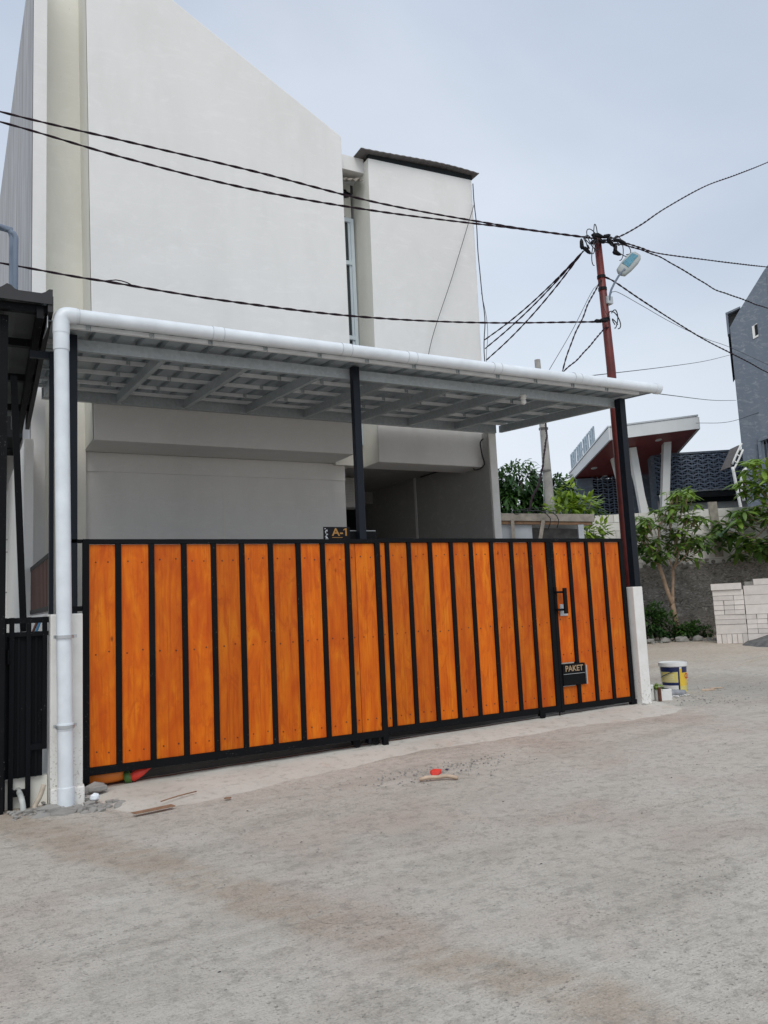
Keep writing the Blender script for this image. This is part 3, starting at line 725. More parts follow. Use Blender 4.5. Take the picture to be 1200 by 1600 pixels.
for i in range(0, len(ed), 2):
    a, b = ed[i], ed[i+1]
    if i == len(ed)-2:
        add_plank(GL, a+.001, 3.398, gy, 0.097, 1.888); s1 = screws(GL, a, 3.398, gy, (1.75, 0.99, 0.2)); a = 3.402
        k = len(sm.v); sm.v += s1.v; sm.f += [tuple(q_+k for q_ in f) for f in s1.f]
    add_plank(GL, a+.001, b-.001, gy, 0.097, 1.888)
    s1 = screws(GL, a, b, gy, (1.75, 0.99, 0.2)); k = len(sm.v); sm.v += s1.v; sm.f += [tuple(q_+k for q_ in f) for f in s1.f]
sm.build('screw_heads', 'screw', GL, kind='stuff')
def caster(parent, x, y, zg, name='roller'):
    o = MB().tube([(x, y-0.014, zg+0.034), (x, y+0.014, zg+0.034)], 0.034, 16).build(name, 'blackp', parent, bevel=0.004)
    h_ = MB(); h_.box(x-0.05, x+0.02, y-0.024, y-0.018, zg+0.03, zg+0.10); h_.box(x-0.05, x+0.02, y+0.018, y+0.024, zg+0.03, zg+0.10); h_.tube([(x, y-0.028, zg+0.034), (x, y+0.028, zg+0.034)], 0.009, 8)
    h_.build('roller_bracket', 'black', parent)
caster(GL, 3.36, 6.975, -0.045); caster(GL, 3.56, 6.975, -0.04); caster(GL, 1.3, 7.0, -0.085)
mb = MB(); mb.box(X0+0.05, X1-0.06, 7.0-0.01, 7.0+0.03, -0.02, 0.03)
# bracket bars tying pillar post to gate
BR = thing('gate_latch_bracket', 'small black steel bracket between left pillar top and gate edge', 'bracket')
B(0.80, 0.905, 6.95, 6.98, 1.345, 1.385).build('arm', 'black', BR); B(0.80, 0.905, 6.955, 6.985, 1.905, 1.935).build('arm', 'black', BR)

# right leaf
GR = thing('sliding_gate', 'right sliding gate leaf of orange planks with a wicket door and parcel flap', 'gate', group='sliding gate leaves')
gy = 6.995; X0, X1 = 3.66, 6.965
Rb = [3.785, 4.035, 4.288, 4.545, 4.795, 5.06, 5.325, 5.578]
B(X0, X1, gy-0.02, gy+0.025, 1.905, 1.945).build('top_rail', 'black', GR, bevel=0.002)
B(X0, 5.83, gy-0.02, gy+0.025, 0.045, 0.105).build('bottom_rail', 'black', GR, bevel=0.002)
B(X0, X0+0.03, gy-0.021, gy+0.026, 0.0, 1.904).build('stile', 'black', GR, bevel=0.002)
B(5.80, 5.858, gy-0.021, gy+0.026, 0.04, 1.904).build('stile', 'black', GR, bevel=0.002)
B(6.905, 6.965, gy-0.021, gy+0.026, 0.0, 1.904).build('stile', 'black', GR, bevel=0.002)
for b in Rb: B(b-.0225, b+.0225, gy-0.018, gy+0.022, 0.105, 1.905).build('bar', 'black', GR, bevel=0.002)
ed = [X0+0.03]+[v for b in Rb for v in (b-.0225, b+.0225)]+[5.80]
sm = MB()
for i in range(0, len(ed), 2):
    a, b = ed[i], ed[i+1]
    add_plank(GR, a+.001, b-.001, gy, 0.107, 1.902)
    s1 = screws(GR, a, b, gy, (1.77, 1.0, 0.2)); k = len(sm.v); sm.v += s1.v; sm.f += [tuple(q_+k for q_ in f) for f in s1.f]
sm.build('screw_heads', 'screw', GR, kind='stuff')
# wicket door (part), with its own boards
WD = empty('wicket_door'); WD.parent = GR
B(5.862, 5.905, gy-0.021, gy+0.026, 0.03, 1.90).build('door_stile', 'black', WD, bevel=0.002)
B(5.862, 6.903, gy-0.02, gy+0.025, 0.045, 0.105).build('door_rail', 'black', WD, bevel=0.002)
Wb = [6.14, 6.40, 6.655]
for b in Wb: B(b-.0225, b+.0225, gy-0.018, gy+0.022, 0.105, 1.903).build('door_bar', 'black', WD, bevel=0.002)
ed = [5.905]+[v for b in Wb for v in (b-.0225, b+.0225)]+[6.905]
sm = MB()
for i in range(0, len(ed), 2):
    a, b = ed[i], ed[i+1]
    if i == 0:
        add_plank(WD, a+.001, b-.001, gy, 0.56, 1.902); add_plank(WD, a+.001, b-.001, gy, 0.107, 0.30)
    else: add_plank(WD, a+.001, b-.001, gy, 0.107, 1.902)
    s1 = screws(WD, a, b, gy, (1.77, 1.05 if i == 0 else 1.0, 0.2, 0.66)); k = len(sm.v); sm.v += s1.v; sm.f += [tuple(q_+k for q_ in f) for f in s1.f]
sm.build('screw_heads', 'screw', WD, kind='stuff')
pb = MB(); pb.slabxz([(5.905, 0.31), (6.225, 0.31), (6.225, 0.545), (5.905, 0.545)], gy-0.035, gy+0.02); pb.build('parcel_flap', 'black', WD, bevel=0.003)
B(6.226, 6.236, gy-0.05, gy+0.0, 0.31, 0.52).build('flap_side', 'steel', WD)
B(5.91, 6.22, gy-0.037, gy-0.0352, 0.434, 0.438).build('flap_seam', 'steel', WD)
text('PAKET', 0.088, 'gold_l', WD, (5.935, gy-0.037, 0.465), (math.pi/2, 0, 0), 0.0008, 'flap_lettering', 1.0)
B(5.945, 6.055, gy-0.012, gy-0.001, 1.075, 1.205).build('lock_plate', 'steel', WD, bevel=0.003)
mb = MB(); mb.box(5.955, 6.0, gy-0.085, gy-0.06, 1.10, 1.385)
for z in (1.34, 1.145): mb.box(5.872, 5.975, gy-0.062, gy-0.02, z-0.012, z+0.012)
mb.build('door_handle', 'black', WD, bevel=0.003)
mb = MB(); mb.box(5.868, 5.90, gy-0.03, gy-0.021, 1.10, 1.40); mb.build('handle_plate', 'black', WD)
caster(GR, 5.60, 6.985, -0.012)
B(5.835, 5.845, gy-0.01, gy+0.0, -0.02, 0.046).build('drop_bolt', 'black', GR)
B(6.90, 6.98, gy-0.024, gy+0.028, 0.0, 0.07).build('corner_foot', 'black', GR)

# house number plate and dark box on the gate top
NP = thing('house_number_plate', 'black house number plate with gold A-1 standing on the gate top', 'number plate')
B(3.115, 3.40, 7.02, 7.03, 1.90, 2.062).build('plate', 'blackp', NP, bevel=0.002)
n1_ = text('A-1', 0.105, 'gold', NP, (3.205, 7.019, 1.976), (math.pi/2, 0, 0), 0.001, 'plate_lettering', 1.15)
x1_ = 3.205+max(v.co.x for v in n1_.data.vertices)*1.15; z1_ = 1.976+max(v.co.y for v in n1_.data.vertices)
MB().slabxz([(x1_-.036, z1_-.024), (x1_-.014, z1_-.013), (x1_-.014, z1_-.0005), (x1_-.036, z1_-.014)], 7.0172, 7.0195).build('plate_lettering', 'gold', NP)
B(3.205, 3.315, 7.018, 7.0195, 1.955, 1.960).build('plate_line', 'gold', NP)
mb = MB()
for k in range(10): mb.tube([(3.145+rnd.uniform(-.018, .02), 7.0175, 1.94+k*0.0115), (3.145+rnd.uniform(-.018, .02), 7.0195, 1.94+k*0.0115)], rnd.uniform(.005, .009), 6)
mb.build('plate_ornament', 'steel', NP, kind='stuff')
DB = thing('post_bracket_box', 'flat black steel box around the middle canopy post above the gate', 'bracket')
B(3.36, 3.70, 7.04, 7.09, 1.93, 2.035).build('box', 'black', DB, bevel=0.003)
B(3.37, 3.69, 7.034, 7.039, 2.024, 2.029).build('trim', 'steel', DB)

# orange toy seen under the gate
T = thing('plastic_toy', 'orange plastic toy with a red tip lying under the left gate end', 'toy', (1.22, 7.28, -0.06))
mb = MB(); n = 18
prof_ = [(0.02, -0.035), (0.10, -0.03), (0.155, -0.005), (0.165, 0.03), (0.15, 0.07), (0.05, 0.10)]
for i, (r_, z_) in enumerate(prof_):
    for j in range(n): mb.v.append((r_*math.cos(2*math.pi*j/n)*1.1-0.04, r_*math.sin(2*math.pi*j/n)*0.7, z_))
for i in range(len(prof_)-1):
    for j in range(n): mb.f.append((i*n+j, i*n+(j+1) % n, (i+1)*n+(j+1) % n, (i+1)*n+j))
mb.f.append(tuple(range(n-1, -1, -1))); mb.f.append(tuple((len(prof_)-1)*n+j for j in range(n)))
M['orange'] = simple('orange_plastic', (0.75, 0.20, 0.02), 0.4, 0.08); M['red'] = simple('red_plastic', (0.75, 0.05, 0.03), 0.45, 0.08); M['green'] = simple('green_plastic', (0.06, 0.14, 0.03), 0.5, 0.08)
mb.build('toy_body', 'orange', T, smooth=True)
MB().tube([(0.10, -0.08, 0.0), (0.16, -0.10, 0.03), (0.235, -0.10, 0.065)], [0.05, 0.035, 0.004], 10).build('toy_tip', 'red', T, smooth=True)
MB().tube([(0.06, -0.075, 0.0), (0.10, -0.085, 0.005)], [0.055, 0.052], 10).build('toy_band', 'green', T, smooth=True)
T.location = (1.17, 7.09, -0.03); T.scale = (1.25, 1, 1)

# ------------------------------------------------------------------ neighbour on the left
NC = thing('neighbour_canopy', 'dark scalloped metal canopy of the house at far left', 'canopy')
mb = MB(); n = 150; x_lo = -3.5
for j, y in enumerate((6.56, 7.3, 8.1, 8.9)):
    for i in range(n+1):
        x = x_lo+(0.635-x_lo)*i/n
        ph = (x-0.02)/0.31
        hump = max(0, math.cos(2*math.pi*(ph-0.94)))**3*0.045
        mb.v.append((x, y, 3.845-(y-6.56)*0.185+hump+0.015*0))
for j in range(3):
    for i in range(n): mb.f.append((j*(n+1)+i, j*(n+1)+i+1, (j+1)*(n+1)+i+1, (j+1)*(n+1)+i))
o = mb.build('roof_sheet', 'roofund', NC); so = o.modifiers.new('t', 'SOLIDIFY'); so.thickness = 0.004
mb = MB()
for i in range(n):
    x0 = x_lo+(0.635-x_lo)*i/n; x1 = x_lo+(0.635-x_lo)*(i+1)/n
    h0 = max(0, math.cos(2*math.pi*((x0-0.02)/0.31-0.94)))**3*0.045; h1 = max(0, math.cos(2*math.pi*((x1-0.02)/0.31-0.94)))**3*0.045
    mb.quad((x0, 6.55, 3.77), (x1, 6.55, 3.77), (x1, 6.55, 3.852+h1), (x0, 6.55, 3.852+h0))
o = mb.build('front_flashing', 'tiles', NC); so = o.modifiers.new('t', 'SOLIDIFY'); so.thickness = 0.006
for y in (6.64, 7.2, 7.85, 8.5):
    z = 3.80-(y-6.56)*0.185; B(x_lo, 0.60, y-0.03, y+0.03, z-0.075, z-0.01).build('purlin', 'black', NC)
for x in (0.545, -0.9, -2.3):
    mb = MB(); mb.beam((x, 6.58, 3.705), (x, 8.88, 3.28), 0.05, 0.11); mb.build('rafter', 'black', NC)
mb = MB(); mb.slabxz([(0.60, 0), (0.64, 0), (0.64, 0.13), (0.60, 0.13)], 6.56, 8.9); mb.v = [(a, b, c+3.71-(b-6.56)*0.185) for a, b, c in mb.v]; mb.build('verge_board', 'tiles', NC)
for x in (0.265, -2.6): B(x, x+0.06, 6.72, 6.80, -0.2, 3.70).build('post', 'black', NC)
mb = MB(); mb.beam((0.385, 7.05, 3.3), (0.475, 7.05, 1.2), 0.045, 0.05); mb.build('brace', 'black', NC)
NG = thing('neighbour_gate', 'black paint-spattered steel sheet gate left of the drain pipe', 'gate')
gy = 6.84
B(-2.4, 0.60, gy+0.01, gy+0.016, 0.10, 1.19).build('sheet', 'black2', NG)
B(-2.4, 0.64, gy-0.02, gy+0.02, 1.265, 1.31).build('rail', 'black2', NG); B(-2.4, 0.64, gy-0.02, gy+0.02, 1.165, 1.20).build('rail', 'black2', NG)
B(0.36, 0.49, gy-0.022, gy+0.02, -0.03, 0.015).build('rail', 'black2', NG)
B(0.50, 0.61, gy-0.022, gy+0.02, 0.30, 0.345).build('rail', 'black2', NG)
for x, z0 in ((0.595, 0.3), (0.48, -0.12), (0.36, -0.14), (0.305, -0.14), (-0.5, -0.14), (-1.4, -0.14)): B(x, x+0.035, gy-0.023, gy+0.021, z0, 1.312).build('bar', 'black2', NG, bevel=0.002)
for x in (0.42, 0.545, 0.13, 0.2): B(x, x+0.016, gy-0.004, gy+0.012, 0.10, 1.165).build('rib', 'black2', NG)
mb = MB(); mb.tube([(0.352, gy-0.032, 0.96), (0.352, gy-0.032, 1.07)], 0.012, 8); mb.box(0.335, 0.375, gy-0.03, gy-0.02, 0.975, 1.0); mb.box(0.335, 0.375, gy-0.03, gy-0.02, 1.03, 1.055)
mb.build('hinge', 'black', NG)
mb = MB().box(-2.5, 0.64, 6.88, 6.98, -0.3, 0.09); tag(mb.build('threshold_curb', 'wall_cream'), 'cream plaster curb low down behind the black neighbour gate', 'curb')
NH = thing('neighbour_house', 'shaded pale house wall seen past the black neighbour gate', 'house')
B(-4, 0.695, 12.0, 12.3, -0.2, 4.6).build('front_wall', 'wall_side', NH)
B(-4, 0.56, 11.96, 12.0, 3.1, 3.58).build('wall_band', 'wall_side', NH)
B(-4, 0.599, 11.5, 11.9, 3.59, 5.2).build('shaded_opening_fill', 'dark', NH)  # dark box standing in for the shaded opening and soffit under the canopy
B(0.60, 0.69, 9.0, 12.0, -0.2, 3.2).build('side_wall', 'wall_side', NH)
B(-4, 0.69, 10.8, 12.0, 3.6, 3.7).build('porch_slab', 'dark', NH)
B(-4, 0.69, 7.0, 12.0, -0.3, -0.02).build('porch_floor', 'floor', NH)
for z in (1.7, 2.25, 2.42): B(-4, 0.69, 11.992, 12.0, z, z+0.012).build('wall_joint', 'mortar', NH)
mb = MB()
# side fence of slats between the two plots
SF = thing('slat_fence', 'low red-brown vertical slat fence panel behind the drain pipe', 'fence')
for z in (1.36, 1.80): B(0.665, 0.69, 7.06, 9.3, z, z+0.04).build('rail', 'black', SF)
for k in range(17): B(0.668, 0.688, 7.09+k*0.13, 7.16+k*0.13, 1.40, 1.80).build('slat', 'slat', SF)
B(0.655, 0.70, 7.06, 9.45, -0.2, 1.34).build('base_wall', 'wall_side', SF)
# pipes on the neighbour's roof
wire('vent_pipe', [(-0.6, 7.66, 4.93), (0.29, 7.6, 4.83), (0.36, 7.6, 4.81), (0.385, 7.6, 4.77), (0.388, 7.6, 4.6), (0.39, 7.6, 3.7)], 0.021, 'dark plastic pipe bent over above the left canopy', 'pipe', 'bluegrey2', n=12, step=0.05, group='pipes above the left canopy')
wire('vent_pipe', [(-0.6, 7.50, 4.88), (0.29, 7.46, 4.78), (0.37, 7.45, 4.745), (0.41, 7.45, 4.70), (0.412, 7.45, 4.55), (0.412, 7.45, 3.7)], 0.023, 'second dark bent pipe, lower and nearer, above the left canopy', 'pipe', 'bluegrey2', n=12, step=0.05, group='pipes above the left canopy')
# red and blue rods leaning behind the neighbour gate
for dx, mm, lab in ((0, 'slat', 'brown red rod leaning behind the black neighbour gate'), (0.028, 'bluep', 'blue rod leaning behind the black neighbour gate')):
    if mm == 'bluep': M['bluep'] = simple('blue_plastic', (0.05, 0.22, 0.42), 0.4, 0.1)
    tag(MB().tube([(0.50+dx, 6.98, 1.10), (0.585+dx*0.7, 7.0, 1.31)], 0.010, 8).build('rod', mm), lab, 'rod')
# small drain pipes in the gutter corner
M['pvcd'] = simple('dirty_pvc', (0.40, 0.42, 0.40), 0.6, 0.25, 14); M['pvcc'] = simple('cream_pipe', (0.50, 0.43, 0.34), 0.6, 0.2, 14)
wire('drain_spout', [(0.43, 6.96, 0.02), (0.435, 6.86, 0.005), (0.445, 6.74, -0.02), (0.455, 6.68, -0.08), (0.465, 6.67, -0.2)], 0.021, 'grey plastic drain spout curving down out of the curb at far left', 'pipe', 'pvcd', n=12, step=0.03)
wire('drain_spout', [(0.60, 6.70, 0.055), (0.57, 6.69, -0.03), (0.535, 6.68, -0.09), (0.54, 6.66, -0.15), (0.55, 6.65, -0.22)], 0.018, 'cream plastic pipe stub leaning at the foot of the left pillar', 'pipe', 'pvcc', n=12, step=0.03)
tag(MB().tube([(0.43, 6.955, 0.02), (0.43, 6.90, 0.02)], 0.038, 12).build('drain_hole', 'dark'), 'dark drain hole in the cream curb around the grey spout', 'hole')
mb = MB()
for k in range(170):
    x = rnd.uniform(0.36, 1.12); y = 6.60+rnd.uniform(-.12, .12)-(0.15 if x > 0.8 else 0); mb.rock((x, y, road_z(x, y)+rnd.uniform(-.01, .02)), rnd.choice((.012, .018, .025, .04)))
for c_, r_ in (((0.98, 6.83, -0.05), 0.085), ((0.93, 6.66, -0.09), 0.06), ((0.90, 6.52, -0.10), 0.05), ((0.70, 6.46, -0.14), 0.11), ((0.56, 6.48, -0.15), 0.09), ((0.83, 6.50, -0.14), 0.10), ((0.62, 6.60, -0.12), 0.09)): mb.rock(c_, r_, sq=(1.2, 1, .55))
mb.build('rubble', 'concrete', kind='stuff')
tag(MB().rock((0.995, 6.80, -0.045), 0.075, sq=(1.3, .8, .5)).build('stone', 'concrete', bevel=0.01), 'flat grey stone wedged under the left end of the wooden gate', 'stone')
tag(MB().rock((0.945, 6.60, -0.07), 0.04, sq=(1.1, .9, .9)).build('stone', 'pvc', bevel=0.006), 'small whitish stone chip beside the drain pipe foot', 'stone')
tag(MB().rock((7.06, 6.86, -0.005), 0.06, sq=(1.6, .8, .4)).build('mortar_lump', 'concrete', bevel=0.01), 'low mortar lump at the foot of the right gate pillar', 'mortar')

# ------------------------------------------------------------------ pole, street lamp, cables
PX, PY = 7.64, 7.6
POLE = thing('utility_pole', 'red oxide steel utility pole behind the right end of the canopy', 'utility pole', (0, 0, 0))
MB().tube([(7.66, PY, -0.2), (7.655, PY, 2.0), (7.64, PY, 4.3), (7.585, PY, 6.13)], [0.072, 0.068, 0.058, 0.047], 16).build('shaft', 'poleRed', POLE, smooth=True)
MB().tube([(7.585, PY, 6.13), (7.585, PY, 6.14)], 0.05, 16).build('pole_cap', 'poleRed', POLE)
for z in (5.55, 4.95, 5.38): o = MB().tube([(7.585+(6.13-z)*0.0285, PY, z-0.02), (7.585+(6.13-z)*0.0285, PY, z+0.02)], 0.058, 14).build('clamp', 'blackp', POLE)
MB().box(7.60, 7.70, 7.52, 7.60, 5.16, 5.26).build('meter_clip', 'steel', POLE)
SL = thing('street_lamp', 'flat grey street lamp head tilted up on a thin arm beside the red pole', 'street lamp')
wire('arm', [(7.64, 7.53, 5.20), (7.66, 7.50, 5.34), (7.74, 7.42, 5.52), (7.80, 7.36, 5.60)], 0.014, None, None, 'bluegrey2', parent=SL, n=8)
# lamp head: flat rounded wedge tilting upward to the right
hd = MB(); Lh = 0.60
a0 = Vector((7.76, 7.42, 5.545)); dirv = Vector((0.60, -0.22, 0.66)).normalized(); side = Vector((0.62, -0.45, -0.62)); side = (side-dirv*side.dot(dirv)).normalized(); nrm = dirv.cross(side).normalized()
prof_ = [(0, .035, .02), (.03, .075, .035), (.14, .092, .04), (.28, .095, .038), (.36, .08, .03), (.40, .05, .018)]
for t_, w_, h_ in prof_:
    for k in range(12):
        a = 2*math.pi*k/12; cx, cz = math.cos(a), math.sin(a)
        cx = math.copysign(abs(cx)**0.5, cx); cz = math.copysign(abs(cz)**0.6, cz)
        hd.v.append(tuple(a0+dirv*t_+side*(cx*w_)+nrm*(cz*h_)))
for i in range(len(prof_)-1):
    for k in range(12): hd.f.append((i*12+k, i*12+(k+1) % 12, (i+1)*12+(k+1) % 12, (i+1)*12+k))
hd.f.append(tuple(range(11, -1, -1))); hd.f.append(tuple((len(prof_)-1)*12+k for k in range(12)))
M['lamphead'] = simple('lamp_housing', (0.36, 0.39, 0.38), 0.45, 0.08, 6)
M['lens'] = simple('teal_lamp_lens', (0.06, 0.22, 0.30), 0.15, 0.4, 22)
hd.build('lamp_head', 'lamphead', SL, smooth=True)
sgn = -1 if nrm.dot(Vector((-.67, -.64, -.37))) < 0 else 1
ln_ = MB(); pts = [a0+dirv*.13-side*.07+nrm*sgn*.044, a0+dirv*.34-side*.06+nrm*sgn*.041, a0+dirv*.36+side*.025+nrm*sgn*.041, a0+dirv*.13+side*.035+nrm*sgn*.044]
k0 = [p-nrm*sgn*0.012 for p in pts]
ln_.quad(*pts).quad(*k0)
for i in range(4): ln_.quad(pts[i], pts[(i+1) % 4], k0[(i+1) % 4], k0[i])
ln_.build('lens', 'lens', SL)

TW = 0.36
wire('power_cable', [(-4.0, 7.6, 6.25), (-1.6, 7.6, 6.05), (0.28, 7.6, 5.96), (1.42, 7.6, 5.95), (2.74, 7.6, 5.94), (4.29, 7.6, 5.90), (6.14, 7.6, 5.98), (7.54, 7.6, 6.09)], 0.0075, 'upper of the two twisted cables crossing the white house front to the pole top', 'cable', twist=TW, step=0.05)
wire('power_cable', [(-4.0, 7.6, 6.15), (-1.6, 7.6, 5.95), (0.28, 7.6, 5.86), (1.42, 7.6, 5.77), (2.74, 7.6, 5.73), (4.29, 7.6, 5.80), (6.14, 7.58, 5.955), (7.54, 7.57, 6.07)], 0.0075, 'lower of the two twisted cables crossing the white house front to the pole top', 'cable', twist=TW, step=0.05)
wire('power_cable', [(-4.0, 7.6, 4.7), (-1.6, 7.6, 4.57), (0.29, 7.6, 4.5), (0.9, 7.6, 4.475), (1.23, 7.6, 4.47), (2.36, 7.6, 4.45), (3.89, 7.6, 4.49), (5.55, 7.6, 4.64), (7.42, 7.6, 4.90)], 0.0075, 'lowest twisted cable sagging just above the white gutter pipe', 'cable', twist=TW, step=0.05)
wire('cable_loop', [(1.05, 7.6, 4.475), (1.2, 7.6, 4.475), (1.3, 7.6, 4.50), (1.4, 7.6, 4.49), (1.46, 7.6, 4.462)], 0.006, 'small loose loop on the low twisted cable at left', 'cable')
A0 = (7.27, 7.55, 5.84)
for i, (h_, s_, lab) in enumerate((((7.05, 9.58, 5.25), .25, 'top one of three service cables running from the pole to the house corner'), ((7.06, 9.58, 5.12), .22, 'middle one of three service cables running from the pole to the house corner'), ((7.07, 9.58, 4.94), .30, 'lowest one of three service cables running from the pole to the house corner'))):
    a = Vector(A0); b = Vector(h_); mid = (a+b)/2+Vector((0, 0, -s_*0.3)); wire('service_cable', [a, a*.75+b*.25-Vector((0, 0, s_*.22)), mid, a*.25+b*.75-Vector((0, 0, s_*.22)), b], 0.007, lab, 'cable', twist=0.3, step=0.05, group='service cables to the house')
wire('service_cable', [(7.60, 7.58, 5.52), (7.45, 7.52, 5.40), (6.75, 7.12, 4.70), (6.25, 6.85, 4.16), (5.963, 6.68, 3.79)], 0.006, 'cable hanging from the pole down to the canopy edge', 'cable', wob=0.02, twist=0.3, step=0.05)
wire('service_cable', [(7.62, 7.55, 4.84), (7.456, 7.5, 4.76), (6.73, 7.1, 4.25), (5.965, 6.68, 3.79)], 0.006, 'cable rising from the canopy edge back to the low pole clamp', 'cable', wob=0.02, twist=0.3, step=0.05)
wire('service_wire', [(7.60, 7.58, 5.45), (7.40, 7.55, 5.34), (6.55, 7.1, 4.5), (5.779, 6.68, 3.80)], 0.0035, 'hair thin grey wire from the pole to the canopy roof', 'wire', 'cableb')
wire('service_wire', [(7.56, 7.54, 5.55), (7.48, 7.53, 5.3), (7.52, 7.53, 5.1), (7.62, 7.54, 4.95)], 0.003, 'short thin grey wire hanging close along the left of the pole', 'wire', 'cableb')
# lines leaving to the right
def D(a, d, z): return bgp(a, d, z)
wire('power_cable', [(7.62, 7.56, 6.10), (8.05, 7.68, 6.24), (8.78, 7.92, 6.67), (9.73, 8.24, 7.29), (11.4, 8.79, 8.3), (13.07, 9.35, 9.2), (15.12, 10.03, 10.32), (18.3, 11.09, 12.13)], 0.0075, 'twisted cable climbing from the pole to the upper right', 'cable', twist=TW, step=0.06)
wire('power_cable', [(7.66, 7.58, 6.08), (8.12, 7.71, 6.2), (8.76, 7.94, 6.33), (9.42, 8.18, 6.46), (11.28, 8.85, 6.97), (12.91, 9.43, 7.42), (14.89, 10.14, 7.98), (17.94, 11.23, 8.87)], 0.0075, 'upper twisted cable leaving the pole for the grey building gable', 'cable', twist=TW, step=0.06)
wire('power_cable', [(7.64, 7.56, 6.05), (8.12, 7.72, 6.16), (8.78, 7.96, 6.31), (9.69, 8.3, 6.46), (10.97, 8.77, 6.54), (11.85, 9.09, 6.6), (13.21, 9.59, 6.81), (14.8, 10.18, 7.08), (17.79, 11.28, 7.62)], 0.0075, 'twisted cable sagging from pole top across the grey building wall', 'cable', twist=TW, step=0.06, wob=0.015)
wire('power_cable', [(7.63, 7.56, 5.54), (7.87, 7.63, 5.54), (8.66, 7.93, 5.52), (9.79, 8.37, 5.52), (11.13, 8.89, 5.54), (12.39, 9.37, 5.6), (13.47, 9.79, 5.66), (14.69, 10.26, 5.71), (17.69, 11.41, 5.92)], 0.0075, 'twisted cable dropping from mid pole across the grey building', 'cable', twist=TW, step=0.06)
wire('service_wire', [(7.66, 7.54, 5.25), (7.85, 7.61, 5.39), (8.62, 7.9, 5.42), (9.76, 8.35, 5.46), (11.12, 8.87, 5.55), (12.41, 9.37, 5.70), (14.75, 10.28, 5.89), (17.8, 11.46, 6.13)], 0.004, 'thin wire following the cable from mid pole to the right', 'wire', 'cableb')
wire('service_wire', [D(2.8, 10.3, 4.19), D(5.37, 14.53, 5.50), D(7.93, 18.77, 6.84), D(10.49, 23, 8.25)], 0.006, 'thin wire rising from the canopy to the grey building corner', 'wire', 'cableb')
wire('service_wire', [D(3.72, 10.3, 3.9), D(7.11, 16.6, 5.33), D(10.5, 22.9, 6.84)], 0.006, 'thin wire from the gutter end to the grey building', 'wire', 'cableb')
wire('service_wire', [D(8.9, 22, 6.02), D(10.0, 22.4, 6.10), D(11.2, 22.8, 6.45), D(13, 22.9, 6.9)], 0.007, 'thin wire in front of the grey building between roof and window', 'wire', 'cableb')

# coils and connectors on the pole head
def ring(c, rx, rz, tilt, r, turns=1.0, wobble=0.06, start=0):
    out = []
    n_ = int(22*turns)
    for i in range(n_+1):
        a = start+2*math.pi*i/22; k_ = 1+wobble*math.sin(a*2.3+c[0]*9)
        out.append((c[0]+rx*k_*math.cos(a), c[1]+0.05*math.sin(a*1.1+tilt)+0.01*i/22, c[2]+rz*k_*math.sin(a)))
    return out
mb = MB()
for c_, rx, rz, t_, tn in (((7.44, 7.52, 6.02), .12, .16, 0, .9), ((7.36, 7.5, 5.93), .13, .12, 1, 1.0), ((7.45, 7.52, 5.83), .09, .15, 2, .8), ((7.30, 7.5, 5.94), .07, .08, .5, 1), ((7.47, 7.5, 6.12), .08, .10, 1.5, .7)):
    mb.tube(ring(c_, rx, rz, t_, .006, tn), 0.0065, 5)
tag(mb.build('cable_coil', 'cableb', smooth=True), 'tangle of loose black cable loops left of the pole head', 'cable coil')
mb = MB()
for c_, rx, rz, t_, tn in (((7.88, 7.48, 5.98), .17, .14, 0, 1.1), ((7.80, 7.5, 6.05), .12, .06, 1, 1), ((7.86, 7.5, 5.96), .13, .17, 2, .7)):
    mb.tube(ring(c_, rx, rz, t_, .006, tn, start=-1.3), 0.0065, 5)
tag(mb.build('cable_coil', 'cableb', smooth=True), 'open black cable loops hanging right of the pole head', 'cable coil')
mb = MB()
for c_, rx, rz, t_, tn in (((7.68, 7.5, 4.93), .09, .14, 0, .75), ((7.68, 7.5, 4.90), .08, .04, 1, 1), ((7.68, 7.5, 4.94), .10, .12, 2, .7)):
    mb.tube(ring(c_, rx, rz, t_, .006, tn, start=-1.6), 0.0075, 5)
tag(mb.build('cable_coil', 'cableb', smooth=True), 'small black cable loops beside the low pole clamp', 'cable coil')
def connector(p, d, parent):
    d = Vector(d).normalized(); p = Vector(p)
    MB().tube([p-d*.07, p-d*.04, p+d*.04, p+d*.075], [.012, .028, .024, .010], 8).build('connector', 'blackp', parent, smooth=True)
for p, d in (((7.20, 7.5, 5.90), (0, 0, 1)), ((7.28, 7.5, 5.83), (1, 0, -.6)), ((7.44, 7.52, 5.99), (1, 0, .7)), ((7.46, 7.5, 6.07), (1, 0, .1)), ((7.53, 7.5, 6.08), (1, 0, -.2)), ((7.82, 7.48, 6.06), (1, 0, .15)), ((7.90, 7.46, 6.04), (1, 0, -.2)), ((7.78, 7.48, 5.93), (0.2, 0, 1)), ((7.80, 7.48, 5.87), (1, 0, -.1)), ((7.66, 7.5, 6.10), (1, 0, .4)), ((7.72, 7.5, 6.02), (1, 0, -.8)), ((7.50, 7.52, 4.90), (1, 0, .1)), ((7.44, 7.55, 4.895), (1, 0, .1)), ((7.58, 7.52, 6.02), (1, .3, 0))):
    connector(p, d, POLE)

